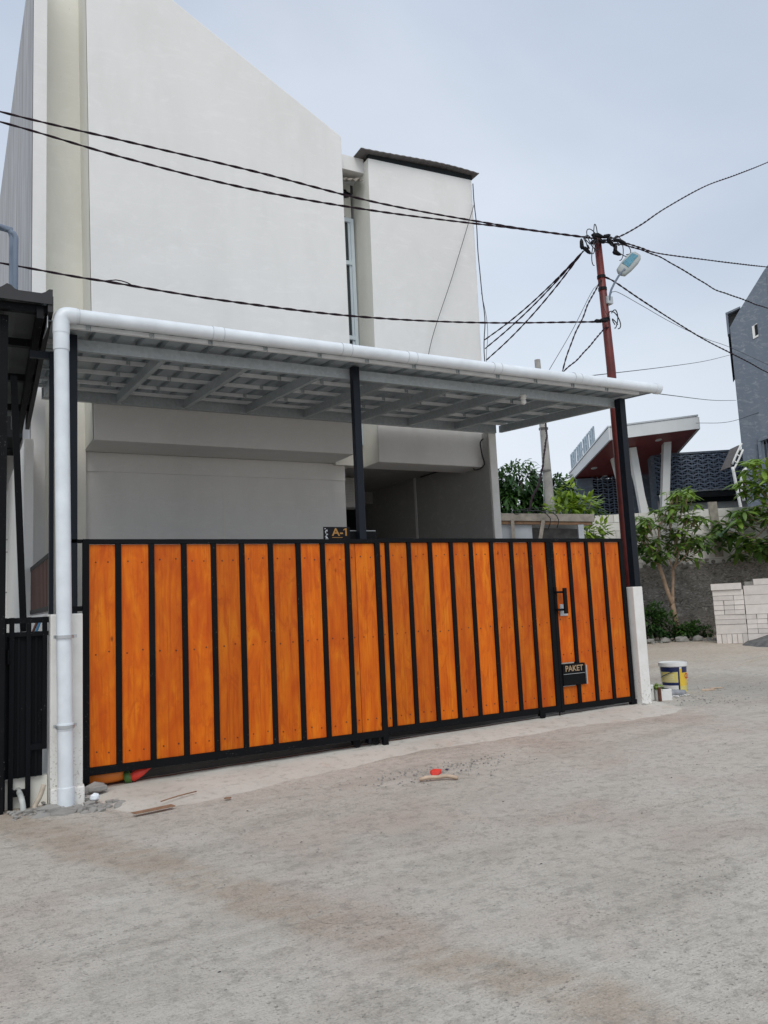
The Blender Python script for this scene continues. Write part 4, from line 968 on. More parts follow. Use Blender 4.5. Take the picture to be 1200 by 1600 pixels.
# ------------------------------------------------------------------ bucket, rubbish by the right pillar
bx, by = 8.36, 7.66; bz = road_z(bx, by)
BK = thing('paint_bucket', 'large yellow and navy paint bucket with white lid standing on the road', 'bucket', (bx, by, bz-0.003), -0.5)
def lathe(prof__, n=40, a0=0, a1=2*math.pi):
    m_ = MB(); full = abs(a1-a0-2*math.pi) < 1e-6; c = n if full else n+1
    for r_, z_ in prof__:
        for j in range(c): a = a0+(a1-a0)*j/n; m_.v.append((r_*math.cos(a), r_*math.sin(a), z_))
    for i in range(len(prof__)-1):
        for j in range(n if full else n):
            j2 = (j+1) % c if full else j+1; m_.f.append((i*c+j, i*c+j2, (i+1)*c+j2, (i+1)*c+j))
    return m_
M['lidw'] = simple('white_bucket_plastic', (0.74, 0.74, 0.72), 0.4, 0.05, 10)
M['navy'] = simple('navy_print', (0.012, 0.02, 0.085), 0.35, 0.1, 10); M['yel'] = simple('yellow_print', (0.74, 0.50, 0.045), 0.4, 0.08, 10)
M['yelp'] = simple('pale_yellow_print', (0.68, 0.58, 0.17), 0.4, 0.1, 14); M['redp'] = simple('red_print', (0.5, 0.04, 0.02), 0.4, 0.05)
def rad(z): return 0.150+0.020*z/0.36
b_ = lathe([(0.0, 0.004), (0.148, 0.0), (0.150, 0.006), (0.170, 0.355), (0.0, 0.355)]); o = b_.build('bucket_body', 'lidw', BK); smooth_by_angle(o, 35)
b_ = lathe([(0.0, 0.384), (0.166, 0.384), (0.174, 0.392), (0.181, 0.388), (0.182, 0.345), (0.172, 0.343)]); o = b_.build('lid', 'lidw', BK); smooth_by_angle(o, 35)
def band(name, mat, z0, z1, a0, a1, off=0.0012, slant=0.0):
    n_ = max(3, int(abs(a1-a0)/0.12)); m_ = MB()
    for j in range(n_+1):
        t_ = j/n_; a = math.radians(a0+(a1-a0)*t_) if False else a0+(a1-a0)*t_
        for z in (z0, z1+slant*t_): m_.v.append(((rad(z)+off)*math.cos(a), (rad(z)+off)*math.sin(a), z))
    for j in range(n_): m_.f.append((2*j, 2*j+2, 2*j+3, 2*j+1))
    return m_.build(name, mat, BK, smooth=True)
cen = math.radians(-118.36)+0.5+0.0      # direction facing the road side, in the bucket's own frame
L_, R_ = cen-1.5, cen+1.55
band('label_print', 'navy', 0.275, 0.335, L_, cen+0.0); band('label_print', 'yelp', 0.14, 0.272, L_, cen-0.02, 0.0012); band('label_print', 'navy', 0.10, 0.137, L_, cen); band('label_print', 'lidw', 0.045, 0.10, L_, cen-.05); band('label_print', 'navy', 0.012, 0.05, L_, cen)
band('label_print', 'navy', 0.012, 0.335, cen, cen+0.14, 0.0016); band('label_print', 'yel', 0.09, 0.32, cen+0.14, R_, 0.0012, -0.08)
band('label_print', 'navy', 0.262, 0.335, cen+0.35, R_, 0.0020); band('label_print', 'yelp', 0.012, 0.088, cen+.14, R_-.2, 0.0012)
for k in range(4): band('label_print', 'lidw', 0.155+k*0.026, 0.161+k*0.026, L_+.2, cen-.3, 0.0022)
# handle bail
hb = MB(); hb.tube([((rad(.26)+.012)*math.cos(cen-1.45+t_*1.35), (rad(.26)+.012)*math.sin(cen-1.45+t_*1.35), 0.20+0.10*t_) for t_ in [i/10 for i in range(11)]], 0.005, 6); hb.build('bail', 'navy', BK, smooth=True)
# red letters wrapped on the side
for k, ch in enumerate('Co'):
    a = cen+0.62+k*0.33
    text(ch, 0.095, 'redp', BK, ((rad(.18)+.004)*math.cos(a), (rad(.18)+.004)*math.sin(a), 0.185), (math.pi/2, 0, a+math.pi/2), 0.0008, 'label_lettering')

RB = thing('paint_roller', 'grey dirty paint roller with bent handle lying by the bucket', 'paint roller')
bz2 = road_z(8.0, 7.4)
M['greyc'] = simple('grey_dirty_plastic', (0.27, 0.28, 0.30), 0.6, 0.25, 20)
wire('tray', [(7.93, 7.42, bz2+0.035), (8.06, 7.38, bz2+0.035), (8.18, 7.34, bz2+0.03)], 0.042, None, None, 'greyc', parent=RB, n=10)
wire('handle', [(7.72, 7.36, bz2+0.14), (7.86, 7.38, bz2+0.10), (7.98, 7.40, bz2+0.05)], 0.010, None, None, 'greyc', parent=RB, n=8)
mb = MB()
for k in range(16): mb.rock((8.0+rnd.uniform(-.12, .2), 7.34+rnd.uniform(-.07, .03), bz2+.012), rnd.uniform(.01, .022))
mb.build('paint_crumbs', 'lidw', RB, kind='stuff')
PT = thing('plant_tub', 'small white tub with a weed growing in it beside the right pillar', 'tub')
mb = MB(); mb.prism([(7.56, 7.22), (7.74, 7.14), (7.82, 7.34), (7.63, 7.42)], -0.03, 0.11); mb.build('tub', 'lidw', PT, bevel=0.006)
mb = MB(); mb.prism([(7.59, 7.23), (7.73, 7.17), (7.79, 7.33), (7.64, 7.39)], 0.108, 0.113); mb.build('soil', 'dark', PT)
mb = MB(); mb.tube([(7.55, 7.16, -0.02), (7.55, 7.16, 0.14)], 0.022, 10); tag(mb.build('brush', 'rust'), 'short brown brush handle standing against the right gate pillar', 'brush')
tag(B(7.44, 7.56, 7.25, 7.40, -0.02, 0.17).build('plaster_block', 'lidw', bevel=0.01), 'small white block standing behind the right gate pillar foot', 'block')

# ------------------------------------------------------------------ litter and gravel
def leafblade(m_, base, dirv_, width, length, droop, up_v=Vector((0, 0, 1)), tint=0.5, seg=3):
    d = Vector(dirv_).normalized(); s_ = d.cross(up_v)
    if s_.length < 1e-3: s_ = Vector((1, 0, 0))
    s_.normalize(); k = len(m_.v); p = Vector(base)
    for i in range(seg+1):
        t_ = i/seg; w_ = width*math.sin(math.pi*min(1, (t_*0.92+0.04)))**0.8
        c = p+d*length*t_+Vector((0, 0, -droop*length*t_*t_))
        cup = Vector((0, 0, -0.15*w_))
        m_.v += [tuple(c-s_*w_/2+cup), tuple(c), tuple(c+s_*w_/2+cup)]; m_.t += [tint]*3
    for i in range(seg):
        a = k+i*3; m_.f += [(a, a+1, a+4, a+3), (a+1, a+2, a+5, a+4)]
mb = MB()
M['card'] = simple('dry_leaf_brown', (0.26, 0.15, 0.09), 0.85, 0.25, 20); M['litter'] = simple('torn_cardboard', (0.50, 0.38, 0.28), 0.85, 0.15, 20)
def scrap(name, mat, label, cat, poly, z, th=0.006):
    o_ = MB().prism(poly, z, z+th); o_.v = [(a, b, c+0.01*mn.noise((a*9, b*9, 0))) for a, b, c in o_.v]
    return tag(o_.build(name, mat), label, cat)
zz = road_z(3.3, 5.5)+0.012
o = tag(wire('crushed_paper', [(3.165, 5.50, zz), (3.23, 5.47, zz+.012), (3.30, 5.45, zz+.006), (3.37, 5.42, zz+.012), (3.43, 5.36, zz)], 0.016, None, None, 'litter', wob=0.01), 'strip of crumpled tan paper on the road below the red rag', 'paper')
tag(MB().rock((3.34, 5.55, zz+.03), 0.05, sq=(1.2, 1, .7)).build('red_rag', 'red'), 'small crumpled red plastic scrap on the road before the gate', 'rag')
tag(MB().rock((3.56, 5.72, road_z(3.5, 5.7)+.006), 0.016, sq=(1.2, 1, .4)).build('bottle_cap', 'navy'), 'tiny blue bottle cap on the road near the red scrap', 'bottle cap')
scrap('wood_chip', 'card', 'flat brown strip of card on the road right of the drain pipe', 'cardboard', [(1.11, 6.02), (1.13, 5.97), (1.42, 6.02), (1.40, 6.07)], road_z(1.1, 6.0)+0.028)
wire('twig', [(1.35, 6.18, -0.095), (1.5, 6.24, -0.088), (1.66, 6.30, -0.085)], 0.005, 'thin dry twig on the concrete apron right of the drain pipe', 'twig', 'card', wob=0.02)
scrap('dry_leaf', 'card', 'small dry brown leaf on the road below the third plank', 'leaf', [(1.78, 6.02), (1.82, 6.0), (1.84, 6.03), (1.80, 6.05)], road_z(1.8, 6.0)+0.014, 0.008)
scrap('broken_tile', 'litter', 'pale broken chip lying right of the paint bucket', 'rubble', [(8.62, 7.44), (8.80, 7.38), (8.84, 7.46), (8.68, 7.50)], bz+0.004, 0.012)
scrap('broken_tile', 'litter', 'second flat pale chip farther right of the paint bucket', 'rubble', [(8.86, 7.50), (9.02, 7.44), (9.04, 7.50), (8.9, 7.55)], bz+0.006, 0.01)
mb = MB()
def sprinkle(m_, n_, xr, yr, rs_, cl=None):
    for _ in range(n_):
        if cl: x, y = rnd.gauss(*cl[0]), rnd.gauss(*cl[1])
        else: x, y = rnd.uniform(*xr), rnd.uniform(*yr)
        if y > 6.0 and x < 7.4: continue
        r_ = rs_*rnd.choice((.5, .7, 1, 1, 1.6)); m_.rock((x, y, road_z(x, y)+r_*0.2), r_)
sprinkle(mb, 900, (0.0, 9), (1.2, 6), 0.004); sprinkle(mb, 260, (7.4, 12), (4, 9), 0.010)
sprinkle(mb, 500, None, None, 0.007, ((8.6, .6), (7.0, .35)))
sprinkle(mb, 260, None, None, 0.007, ((3.5, .4), (5.75, .15)))
mb.build('gravel', 'concrete', kind='stuff')
mb = MB()
for _ in range(55):
    x, y = rnd.uniform(0.2, 9), rnd.uniform(1.4, 6); r_ = rnd.uniform(.002, .007); mb.rock((x, y, road_z(x, y)+.003), r_, sq=(1.5, .8, .35))
mb.build('dark_grit', 'dark', kind='stuff')

# ------------------------------------------------------------------ far side: retaining wall
RW = thing('retaining_wall', 'tall boundary wall with rough grey render below and pale aerated blocks above', 'wall', bgp(0, 19, 0), BG)
def slope_top(a): return 3.22+0.018*(a-5)
mb = MB(); NXw = 60
pts_t = [(4.0+i*0.25, 1.90+0.015*(i*0.25)+0.05*mn.noise((i*0.7, 3, 0))+0.03*mn.noise((i*2.3, 0, 7))) for i in range(NXw)]
mb.slabxz([(4.0, 0.0), (4.0+0.25*(NXw-1), 0.0)]+pts_t[::-1], -0.07, 0.25)
mb.build('render_coat', 'render', RW)
B(4.0, 18.7, 0.03, 0.20, 1.8, 3.20).build('mortar_core', 'mortar', RW)
bm = MB().box(-0.296, 0.296, 0.0, 0.1, -0.096, 0.096).mesh('brick', 'aac')
bh = MB().box(-0.146, 0.146, 0.0, 0.1, -0.096, 0.096).mesh('brick', 'aac')
for row in range(8):
    z = 1.72+row*0.2
    if z > 3.25: break
    off = (row % 2)*0.3+rnd.uniform(-.03, .03)
    a = 4.0+off
    while a < 12.6:
        o = inst('brick', bm, RW, (a+0.3, 0.0+rnd.uniform(-.004, .006), z+0.012*(a-4)), (0, rnd.uniform(-.004, .004)-0.012, 0)); a += 0.6
    inst('brick', bh, RW, (4.0+off-0.15, 0, z))
# rest of the wall course, off frame: plain
B(12.9, 18.7, -0.0, 0.1, 1.9, 3.3).build('block_course', 'aac', RW)
MB().slabxz([(7.84, 2.10), (8.02, 2.10), (7.98, 3.42), (7.78, 3.42)], -0.05, 0.02).build('timber_batten', 'oldwood', RW)
mb = MB()
for k in range(60):
    a = 5.9+rnd.random()*4; mb.rock((a, -0.03, 1.93+0.012*(a-4)+rnd.uniform(-.03, .05)+0.03*math.sin(a*11)), rnd.uniform(.02, .06), sq=(1, .5, 1))
mb.build('render_blobs', 'render', RW, kind='stuff')

# stacks of pale blocks in front of it
def stack(name, label, a0, seq, rz=-0.37, w=0.6, dep=0.6, d0=17.0):
    z = road_z(*bgp(a0, d0)[:2])-0.01
    t = thing(name, label, 'block stack', bgp(a0, d0, z), BG+rz, 'stacks of aerated concrete blocks')
    cache = {}
    MB().box(0.03, w-.03, 0.03, 0.58, 0.0, sum(h for _, h in seq)-.05).build('gap_shade_core', 'mortar', t)  # dark core behind the blocks, paints shade into the open joints
    def blk(x0, x1, y0, y1, z0, z1):
        k = tuple(round(v, 3) for v in (x1-x0, y1-y0, z1-z0))
        if k not in cache: cache[k] = MB().box(0.004, k[0]-.004, 0, k[1]-.006, 0.0035, k[2]-.0035).mesh('block', 'aacp')
        inst('block', cache[k], t, (x0+rnd.uniform(-.004, .004), y0+rnd.uniform(-.008, .008), z0))
    zc = 0
    for kind_, h_ in seq:
        if kind_ == 'L': blk(0, w, 0, 0.3, zc, zc+h_); blk(0, w, 0.3, 0.6, zc, zc+h_)
        elif kind_ == 'l': blk(-0.03, w-0.03, -0.04, 0.25, zc, zc+h_)
        elif kind_ == 'r': blk(0.2, w-0.0, 0.0, 0.3, zc, zc+h_)
        elif kind_ == 'E':
            for i in range(3): blk(i*w/3, (i+1)*w/3, 0, 0.6, zc, zc+h_)
        elif kind_ == 'V':
            for i in range(6): blk(i*w/6, (i+1)*w/6, 0, 0.6, zc, zc+h_)
        elif kind_ == 'M':
            blk(0, w*2/3, 0, 0.3, zc, zc+h_); blk(w*2/3, w, 0, 0.6, zc, zc+h_); blk(0, w*2/3, .3, .6, zc, zc+h_)
        zc += h_
    return t
stack('block_stack', 'left stack of pale blocks with an offset block on top, by the grey wall', 6.93-.05, [('V', .2), ('L', .2), ('L', .1), ('L', .1), ('E', .1), ('E', .1), ('E', .1), ('M', .1), ('L', .12), ('l', .14)])
stack('block_stack', 'right stack of pale blocks, taller, cut by the photo edge', 7.445, [('L', .2), ('E', .1), ('E', .1), ('E', .1), ('E', .1), ('L', .2), ('L', .2), ('L', .2), ('r', .13)], d0=16.78)
stack('block_stack', 'far stack of pale blocks beyond the right stack', 8.05, [('L', .2), ('V', .2), ('L', .2), ('E', .1), ('E', .1), ('L', .2)], d0=16.5)
# cement mound
mb = MB(); n1, n2 = 20, 6
cx_, cy_, _ = bgp(8.05, 16.4); zb = road_z(cx_, cy_)
mb.v.append((cx_, cy_, zb+0.26))
for i in range(1, n2+1):
    for j in range(n1):
        a = 2*math.pi*j/n1; r_ = 0.75*i/n2*(1+0.25*mn.noise((math.cos(a)*2, math.sin(a)*2, 5))); x, y = cx_+r_*math.cos(a)*1.3, cy_+r_*math.sin(a)
        mb.v.append((x, y, max(zb-0.02, zb+0.26*(1-(i/n2))**0.9+0.035*mn.noise((x*6, y*6, 0))) if i < n2 else zb-0.03))
for j in range(n1): mb.f.append((0, 1+j, 1+(j+1) % n1))
for i in range(n2-1):
    for j in range(n1): a = 1+i*n1+j; b = 1+i*n1+(j+1) % n1; mb.f.append((a, a+n1, b+n1, b))
M['cement'] = simple('grey_cement', (0.12, 0.118, 0.115), 0.9, 0.35, 10, 0.8, 30)
tag(mb.build('sand_heap', 'cement', smooth=True), 'low heap of dark grey sand in front of the right block stack', 'sand heap', kind='thing')

# kerb stones under the bush
for k, (a, w_) in enumerate(((6.05, .22), (6.42, .30), (6.78, .26), (5.7, .2))):
    x, y, _ = bgp(a, 17.75); tag(MB().rock((x, y, road_z(x, y)+.05), w_*0.62, sq=(1.1, .8, .55)).build('edging_stone', 'concrete', bevel=0.02), ['rounded edging stone left of the small tree foot', 'largest rounded edging stone right below the small tree', 'rounded edging stone right of the small tree foot', 'small edging stone near the white pillar under the bush'][k], 'stone', 'stones edging the planted strip')
mb = MB()
for _ in range(220):
    a = rnd.uniform(5.2, 9.0); x, y, _z = bgp(a, 17.9+rnd.gauss(0, .15)); mb.rock((x, y, road_z(x, y)+.01), rnd.uniform(.015, .05))
mb.build('rubble', 'concrete', kind='stuff')

# ------------------------------------------------------------------ trees
def limb(m_, a, b, r0_, r1_, wob=0.04, n=7):
    a, b = Vector(a), Vector(b); L = (b-a).length; pts_ = []
    for i in range(n+1):
        t_ = i/n; p = a.lerp(b, t_); p += Vector((mn.noise(p*1.3+Vector((3, 0, 0))), mn.noise(p*1.3+Vector((0, 7, 0))), 0))*wob*math.sin(math.pi*t_)*L
        pts_.append(p)
    m_.tube(pts_, [r0_+(r1_-r0_)*i/n for i in range(n+1)], 8); return pts_
leaf_mesh_cache = {}
def whorl_tree(name, label, base, limbs, tips, leafmat_, whorl_n, leaf_len, tint_fn, n_single=280, twigs=True, cat='tree', rg=None, bark='bark', spread=1.0, droopr=(0.1, 0.6), leafname='leaf'):
    rg = rg or random.Random(len(name)+int(base[0]*10))
    t = thing(name, label, cat, base)
    m_ = MB(); b = Vector(base)
    for (p, q_, r0_, r1_) in limbs: limb(m_, Vector(p), Vector(q_), r0_, r1_)
    tw = MB()
    m_.build('trunk', bark, t, smooth=True)
    single = []; rest = MB()
    for (tp, dr) in tips:
        tp = Vector(tp)
        if twigs:
            st = tp-Vector(dr).normalized()*leaf_len*0.9+Vector((0, 0, -0.05)); tw.tube([st, (st+tp)/2+Vector((0, 0, .01)), tp], [0.010, 0.008, 0.005], 5)
        n_ = whorl_n+rg.randint(-1, 2)
        for k in range(n_):
            az_ = 2*math.pi*k/n_+rg.uniform(-.35, .35); el_ = rg.uniform(-0.5, 0.45)*spread
            d = Vector((math.cos(az_)*math.cos(el_), math.sin(az_)*math.cos(el_), math.sin(el_)))
            L = leaf_len*rg.uniform(0.65, 1.15)
            single.append((tp+Vector((rg.uniform(-.02, .02), rg.uniform(-.02, .02), rg.uniform(-.03, .03))), d, L, rg.uniform(*droopr), min(1, max(0, tint_fn(tp)+rg.uniform(-.25, .25)))))
    if twigs and tw.v: tw.build('twigs', bark, t, smooth=True, kind='stuff')
    rg.shuffle(single)
    single.sort(key=lambda s_: (s_[0]).length)      # nearest to the road junction first
    for i, (p, d, L, dp, ti) in enumerate(single):
        if i < n_single:
            lm = (leafname, round(dp*3)/3, round(ti*5)/5, leafmat_)
            if lm not in leaf_mesh_cache:
                mm = MB(); leafblade(mm, (0, 0, 0), (1, 0, 0), 0.40, 1.0, lm[1], tint=lm[2], seg=4); leaf_mesh_cache[lm] = mm.mesh(leafname, leafmat_, True)
            o_ = bpy.data.objects.new('leaf', leaf_mesh_cache[lm]); COL.objects.link(o_); o_.parent = t
            o_.location = p; q2 = d.to_track_quat('X', 'Z'); o_.rotation_mode = 'QUATERNION'; o_.rotation_quaternion = q2; o_.scale = (L, L, L)
        else: leafblade(rest, p, d, 0.38*L, L, dp, tint=ti, seg=3)
    if rest.v: rest.build('crown', leafmat_, t, smooth=True, kind='stuff')
    # parts carry world coordinates: shift them into the thing's frame
    for c in t.children:
        if c.name.startswith('leaf'): c.location = c.location-b
        else: c.data.transform(Matrix.Translation(-b))
    return t
rg = random.Random(3)
# small tree in front of the rendered wall
ad = lambda a, d, z: Vector(bgp(a, d, z))
base = ad(6.43, 18.1, 0.27)
f1, f2 = ad(6.36, 18.1, 1.35), ad(6.12, 18.05, 1.95)
limbs = [(base, ad(6.40, 18.1, 1.05), .065, .055), (ad(6.40, 18.1, 1.0), ad(6.14, 18.05, 1.98), .05, .038), (ad(6.40, 18.1, 1.0), ad(6.50, 18.15, 1.85), .042, .032),
         (ad(6.14, 18.05, 1.95), ad(5.84, 18.0, 2.5), .028, .012), (ad(6.14, 18.05, 1.95), ad(6.28, 18.1, 3.0), .032, .012), (ad(6.50, 18.15, 1.8), ad(6.36, 18.1, 2.2), .02, .01), (ad(6.50, 18.15, 1.8), ad(6.80, 18.1, 2.7), .026, .010), (ad(6.25, 18.1, 2.8), ad(6.60, 18.1, 3.4), .016, .008), (ad(6.5, 18.1, 1.85), ad(7.0, 18.0, 2.4), .016, .008)]
tips = []
for _ in range(150):
    while True:
        a, z = rg.uniform(5.6, 7.45), rg.uniform(1.85, 3.7)
        if mn.noise((a*3.1, z*3.1, 2)) < -0.12: continue
        e1 = ((a-6.45)/0.85)**2+((z-2.6)/0.68)**2; e2 = ((a-6.75)/0.36)**2+((z-3.35)/0.35)**2
        if e1 < 1 or e2 < 1: break
    d_ = 18.05+rg.uniform(-.6, .6); p = ad(a, d_, z); tips.append((p, (p-ad(6.4, 18.1, 2.0))))
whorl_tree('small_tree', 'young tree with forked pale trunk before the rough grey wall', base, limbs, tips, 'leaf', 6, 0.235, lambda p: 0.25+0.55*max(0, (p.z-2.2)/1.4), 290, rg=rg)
# tree at right edge
rg = random.Random(5)
K2 = 18.2/15.9
ad_ = ad
ad = lambda a, d, z: ad_(a*K2, 18.2+(d-15.9), 1.25+(z-1.25)*K2)
base = ad(8.35, 15.9, 0.42)
limbs = [(base, ad(8.3, 15.9, 1.8), .07, .05), (ad(8.3, 15.9, 1.8), ad(7.6, 15.8, 2.6), .04, .02), (ad(8.3, 15.9, 1.8), ad(8.2, 15.9, 3.4), .045, .02), (ad(7.6, 15.8, 2.6), ad(6.9, 15.7, 2.75), .02, .009), (ad(8.2, 15.9, 2.4), ad(7.5, 15.9, 3.2), .022, .01), (ad(8.2, 15.9, 3.2), ad(7.7, 15.8, 3.9), .02, .01), (ad(7.6, 15.8, 2.5), ad(7.2, 15.8, 2.2), .018, .008), (ad(8.3, 15.9, 2.4), ad(9.1, 16, 3.2), .03, .012)]
tips = []
for _ in range(360):
    while True:
        a, z = rg.uniform(6.55, 10.0), rg.uniform(1.75, 4.3)
        if mn.noise((a*2.6, z*2.6, 8)) < -0.15: continue
        e1 = ((a-8.3)/1.15)**2+((z-3.2)/0.95)**2 < 1; e2 = ((a-7.45)/0.80)**2+((z-2.45)/0.50)**2 < 1; e3 = a > 8.0 and ((a-8.8)/1.2)**2+((z-2.9)/1.1)**2 < 1
        if (e1 and not (a < 7.6 and 2.9 < z < 3.1)) or e2 or e3: break
    p = ad(a, 15.9+rg.uniform(-.7, .7), z); tips.append((p, p-ad(8.2, 15.9, 2.4)))
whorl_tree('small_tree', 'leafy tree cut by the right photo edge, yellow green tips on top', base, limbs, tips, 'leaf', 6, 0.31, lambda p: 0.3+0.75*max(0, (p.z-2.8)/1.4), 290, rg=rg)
ad = ad_

def cloud_plant(name, label, cat, base, limbs, blobs, count, mat, L, tint_fn, wr=0.38, seed=1, bark='barkd', kind=None, droopr=(0, .4)):
    rg_ = random.Random(seed); t = thing(name, label, cat, base); b = Vector(base)
    if limbs:
        m_ = MB()
        for p, q_, r0_, r1_ in limbs: limb(m_, p, q_, r0_, r1_)
        m_.v = [tuple(Vector(v)-b) for v in m_.v]; m_.build('trunk', bark, t, smooth=True)
    m_ = MB(); tot = sum(bl[3]**2 for bl in blobs)
    for (a, d, z, r_, *sq_) in blobs:
        c = ad(a, d, z); sz = sq_[0] if sq_ else 0.85
        for _ in range(int(count*r_**2/tot)):
            v = Vector((rg_.gauss(0, 1), rg_.gauss(0, 1), rg_.gauss(0, 1))).normalized(); rr_ = r_*rg_.uniform(0.35, 1.08)**0.6*(0.85+0.3*mn.noise(v*2+Vector((a, z, 0))))
            p = c+Vector((v.x*rr_, v.y*rr_, v.z*rr_*sz))
            if mn.noise(p*(1.6/r_**0.5)) < -0.28: continue
            d_ = (v+Vector((rg_.gauss(0, .7), rg_.gauss(0, .7), rg_.gauss(-.1, .5)))).normalized()
            leafblade(m_, p-b, d_, L*wr, L*rg_.uniform(.6, 1.2), rg_.uniform(*droopr), tint=min(1, max(0, tint_fn(p, v)+rg_.uniform(-.3, .3))), seg=2)
    m_.build('foliage', mat, t, smooth=True, kind='stuff')
    return t
# bushes at the foot of the wall
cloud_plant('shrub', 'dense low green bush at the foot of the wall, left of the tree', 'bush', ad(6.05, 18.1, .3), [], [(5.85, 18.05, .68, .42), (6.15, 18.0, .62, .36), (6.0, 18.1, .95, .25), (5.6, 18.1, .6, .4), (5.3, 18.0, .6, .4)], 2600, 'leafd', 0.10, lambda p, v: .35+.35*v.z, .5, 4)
cloud_plant('shrub', 'small green weed clump around the small tree foot', 'bush', ad(6.6, 17.95, .3), [], [(6.62, 17.9, .48, .20), (6.80, 17.95, .55, .16), (6.45, 17.9, .45, .18)], 700, 'leafd', 0.09, lambda p, v: .5+.35*v.z, .5, 6)
cloud_plant('shrub', 'low dark weed patch left of the block stacks', 'bush', ad(7.5, 18.4, .3), [], [(7.0, 18.5, .40, .18), (7.25, 18.5, .38, .16)], 350, 'leafd', 0.09, lambda p, v: .2+.2*v.z, .5, 8)
mp_ = MB(); 
# weed beside right pillar
Lw = Vector((7.62, 7.30, 0.13)); wd = MB()
for k in range(26):
    a = rnd.uniform(0, 6.28); leafblade(wd, Lw+Vector((rnd.uniform(-.05, .08), rnd.uniform(-.05, .05), rnd.uniform(-.02, .03))), (math.cos(a), math.sin(a), rnd.uniform(.1, .9)), .045, rnd.uniform(.08, .15), .4, tint=rnd.uniform(.3, .9))
wd.build('weed', 'leafy', PT, smooth=True, kind='stuff')

# big mango-like tree behind, light green shrub, concrete pole
cloud_plant('mango_tree', 'dense dark green tree behind the house beside the concrete pole', 'tree', ad(4.2, 25, .3), [(ad(4.2, 25, 0.3), ad(4.3, 25, 3.6), .22, .15), (ad(4.3, 25, 3.4), ad(3.2, 25, 4.9), .1, .04), (ad(4.3, 25, 3.4), ad(5.2, 25, 5.0), .1, .04), (ad(4.3, 25, 3.4), ad(4.4, 25, 5.1), .1, .03)],
    [(3.4, 25, 4.9, .75), (4.3, 24.8, 5.0, .85), (5.2, 25, 4.7, .7), (3.9, 24.6, 4.2, .9), (4.9, 24.8, 4.1, .8), (2.9, 25, 4.1, .9), (2.2, 25.2, 4.2, 1.0), (5.75, 25.3, 4.9, .45), (4.5, 24.6, 3.3, 1.1), (3.2, 24.8, 3.2, 1.0)], 9000, 'leafd', 0.30, lambda p, v: .25+.45*v.z, .30, 12, droopr=(.2, .9))
cloud_plant('sapling', 'bright yellow green young tree behind the timber shelter', 'tree', ad(3.7, 15.2, .2), [(ad(3.75, 15.2, .2), ad(3.72, 15.2, 2.7), .03, .015), (ad(3.72, 15.2, 2.3), ad(3.3, 15.2, 3.0), .014, .006), (ad(3.72, 15.2, 2.5), ad(4.0, 15.2, 3.1), .014, .006)],
    [(3.45, 15.2, 2.95, .42, .6), (3.85, 15.2, 3.05, .35, .6), (3.15, 15.1, 2.7, .35, .5), (4.05, 15.2, 2.55, .30, .8), (3.7, 15.1, 2.45, .4, .6), (3.6, 15.2, 3.3, .25)], 900, 'leafy', 0.20, lambda p, v: .45+.5*v.z, .42, 21, bark='bark')
cp = thing('concrete_pole', 'grey concrete utility pole rising behind the canopy before the dark tree', 'utility pole', ad(4.15, 20, 0), BG)
MB().tube([(0.08, 0, -0.2), (0.06, 0, 3.5), (0, 0, 7.45)], [.13, .12, .075], 14).build('shaft', 'concrete', cp, smooth=True)
for z in (5.6, 4.5): MB().tube([(0.03, 0, z), (0.03, 0, z+.05)], .118, 14).build('band', 'cement', cp)
wire('service_cable', [ad(4.13, 19.8, 5.7), ad(3.9, 18.5, 5.55), ad(3.5, 16.5, 4.6), ad(3.0, 15, 3.6), ad(2.6, 14.2, 2.9)], 0.014, 'loose brown cable sagging from the concrete pole to the shelter', 'cable', wob=0.05, twist=.4)
wire('service_wire', [ad(4.05, 19.8, 5.6), ad(4.02, 19.7, 4.5), ad(4.0, 19.7, 3.6)], 0.006, 'thin pale wire hanging down left of the concrete pole', 'wire', 'steel')

# timber shelter beyond the boundary wall
SH = thing('timber_shelter', 'crude timber site shelter with a thick weathered plank on top, behind the gate', 'shed', ad(0, 13, 0), BG)
MB().slabxz([(1.5, 2.615), (3.44, 2.50), (3.44, 2.625), (1.5, 2.735)], -0.02, 0.05).build('top_plank', 'oldwood', SH, bevel=0.004)
MB().slabxz([(1.5, 2.56), (3.38, 2.455), (3.38, 2.50), (1.5, 2.612)], 0.0, 0.05).build('ledger', 'brownwood', SH)
MB().slabxz([(2.065, 0.1), (2.12, 0.1), (2.12, 2.59), (2.065, 2.59)], -0.055, -0.022).build('stud', 'oldwood', SH)
MB().slabxz([(2.46, 2.1), (2.52, 2.1), (2.63, 2.57), (2.57, 2.57)], -0.055, -0.022).build('stud', 'oldwood', SH)
MB().slabxz([(3.17, 0.1), (3.26, 0.1), (3.26, 2.47), (3.17, 2.47)], 0.0, 0.06).build('stud', 'zincpale', SH)
MB().slabxz([(1.5, 1.6), (2.42, 1.6), (2.42, 2.50), (1.5, 2.54)], 0.05, 0.055).build('panel', 'zincpale', SH)
MB().slabxz([(2.42, 1.6), (3.26, 1.6), (3.26, 2.42), (2.42, 2.48)], 0.3, 0.32).build('panel', 'cement', SH)
MB().slabxz([(1.5, 1.6), (3.3, 1.6), (3.3, 2.40), (2.6, 2.32), (1.5, 2.25)], 0.6, 0.9).build('plaster_back', 'wall', SH)
MB().slabxz([(3.26, 0.1), (3.33, 0.1), (3.33, 2.46), (3.26, 2.46)], 0.9, 0.96).build('stud', 'oldwood', SH)
mb = MB().prism([(1.5, 0.05), (3.40, 0.05), (3.30, 1.4), (1.5, 1.4)], 2.44, 2.455); mb.v = [(a, b, c-0.05*(a-1.5)+0.12) for a, b, c in mb.v]; mb.build('roof_panel', 'zincpale', SH)
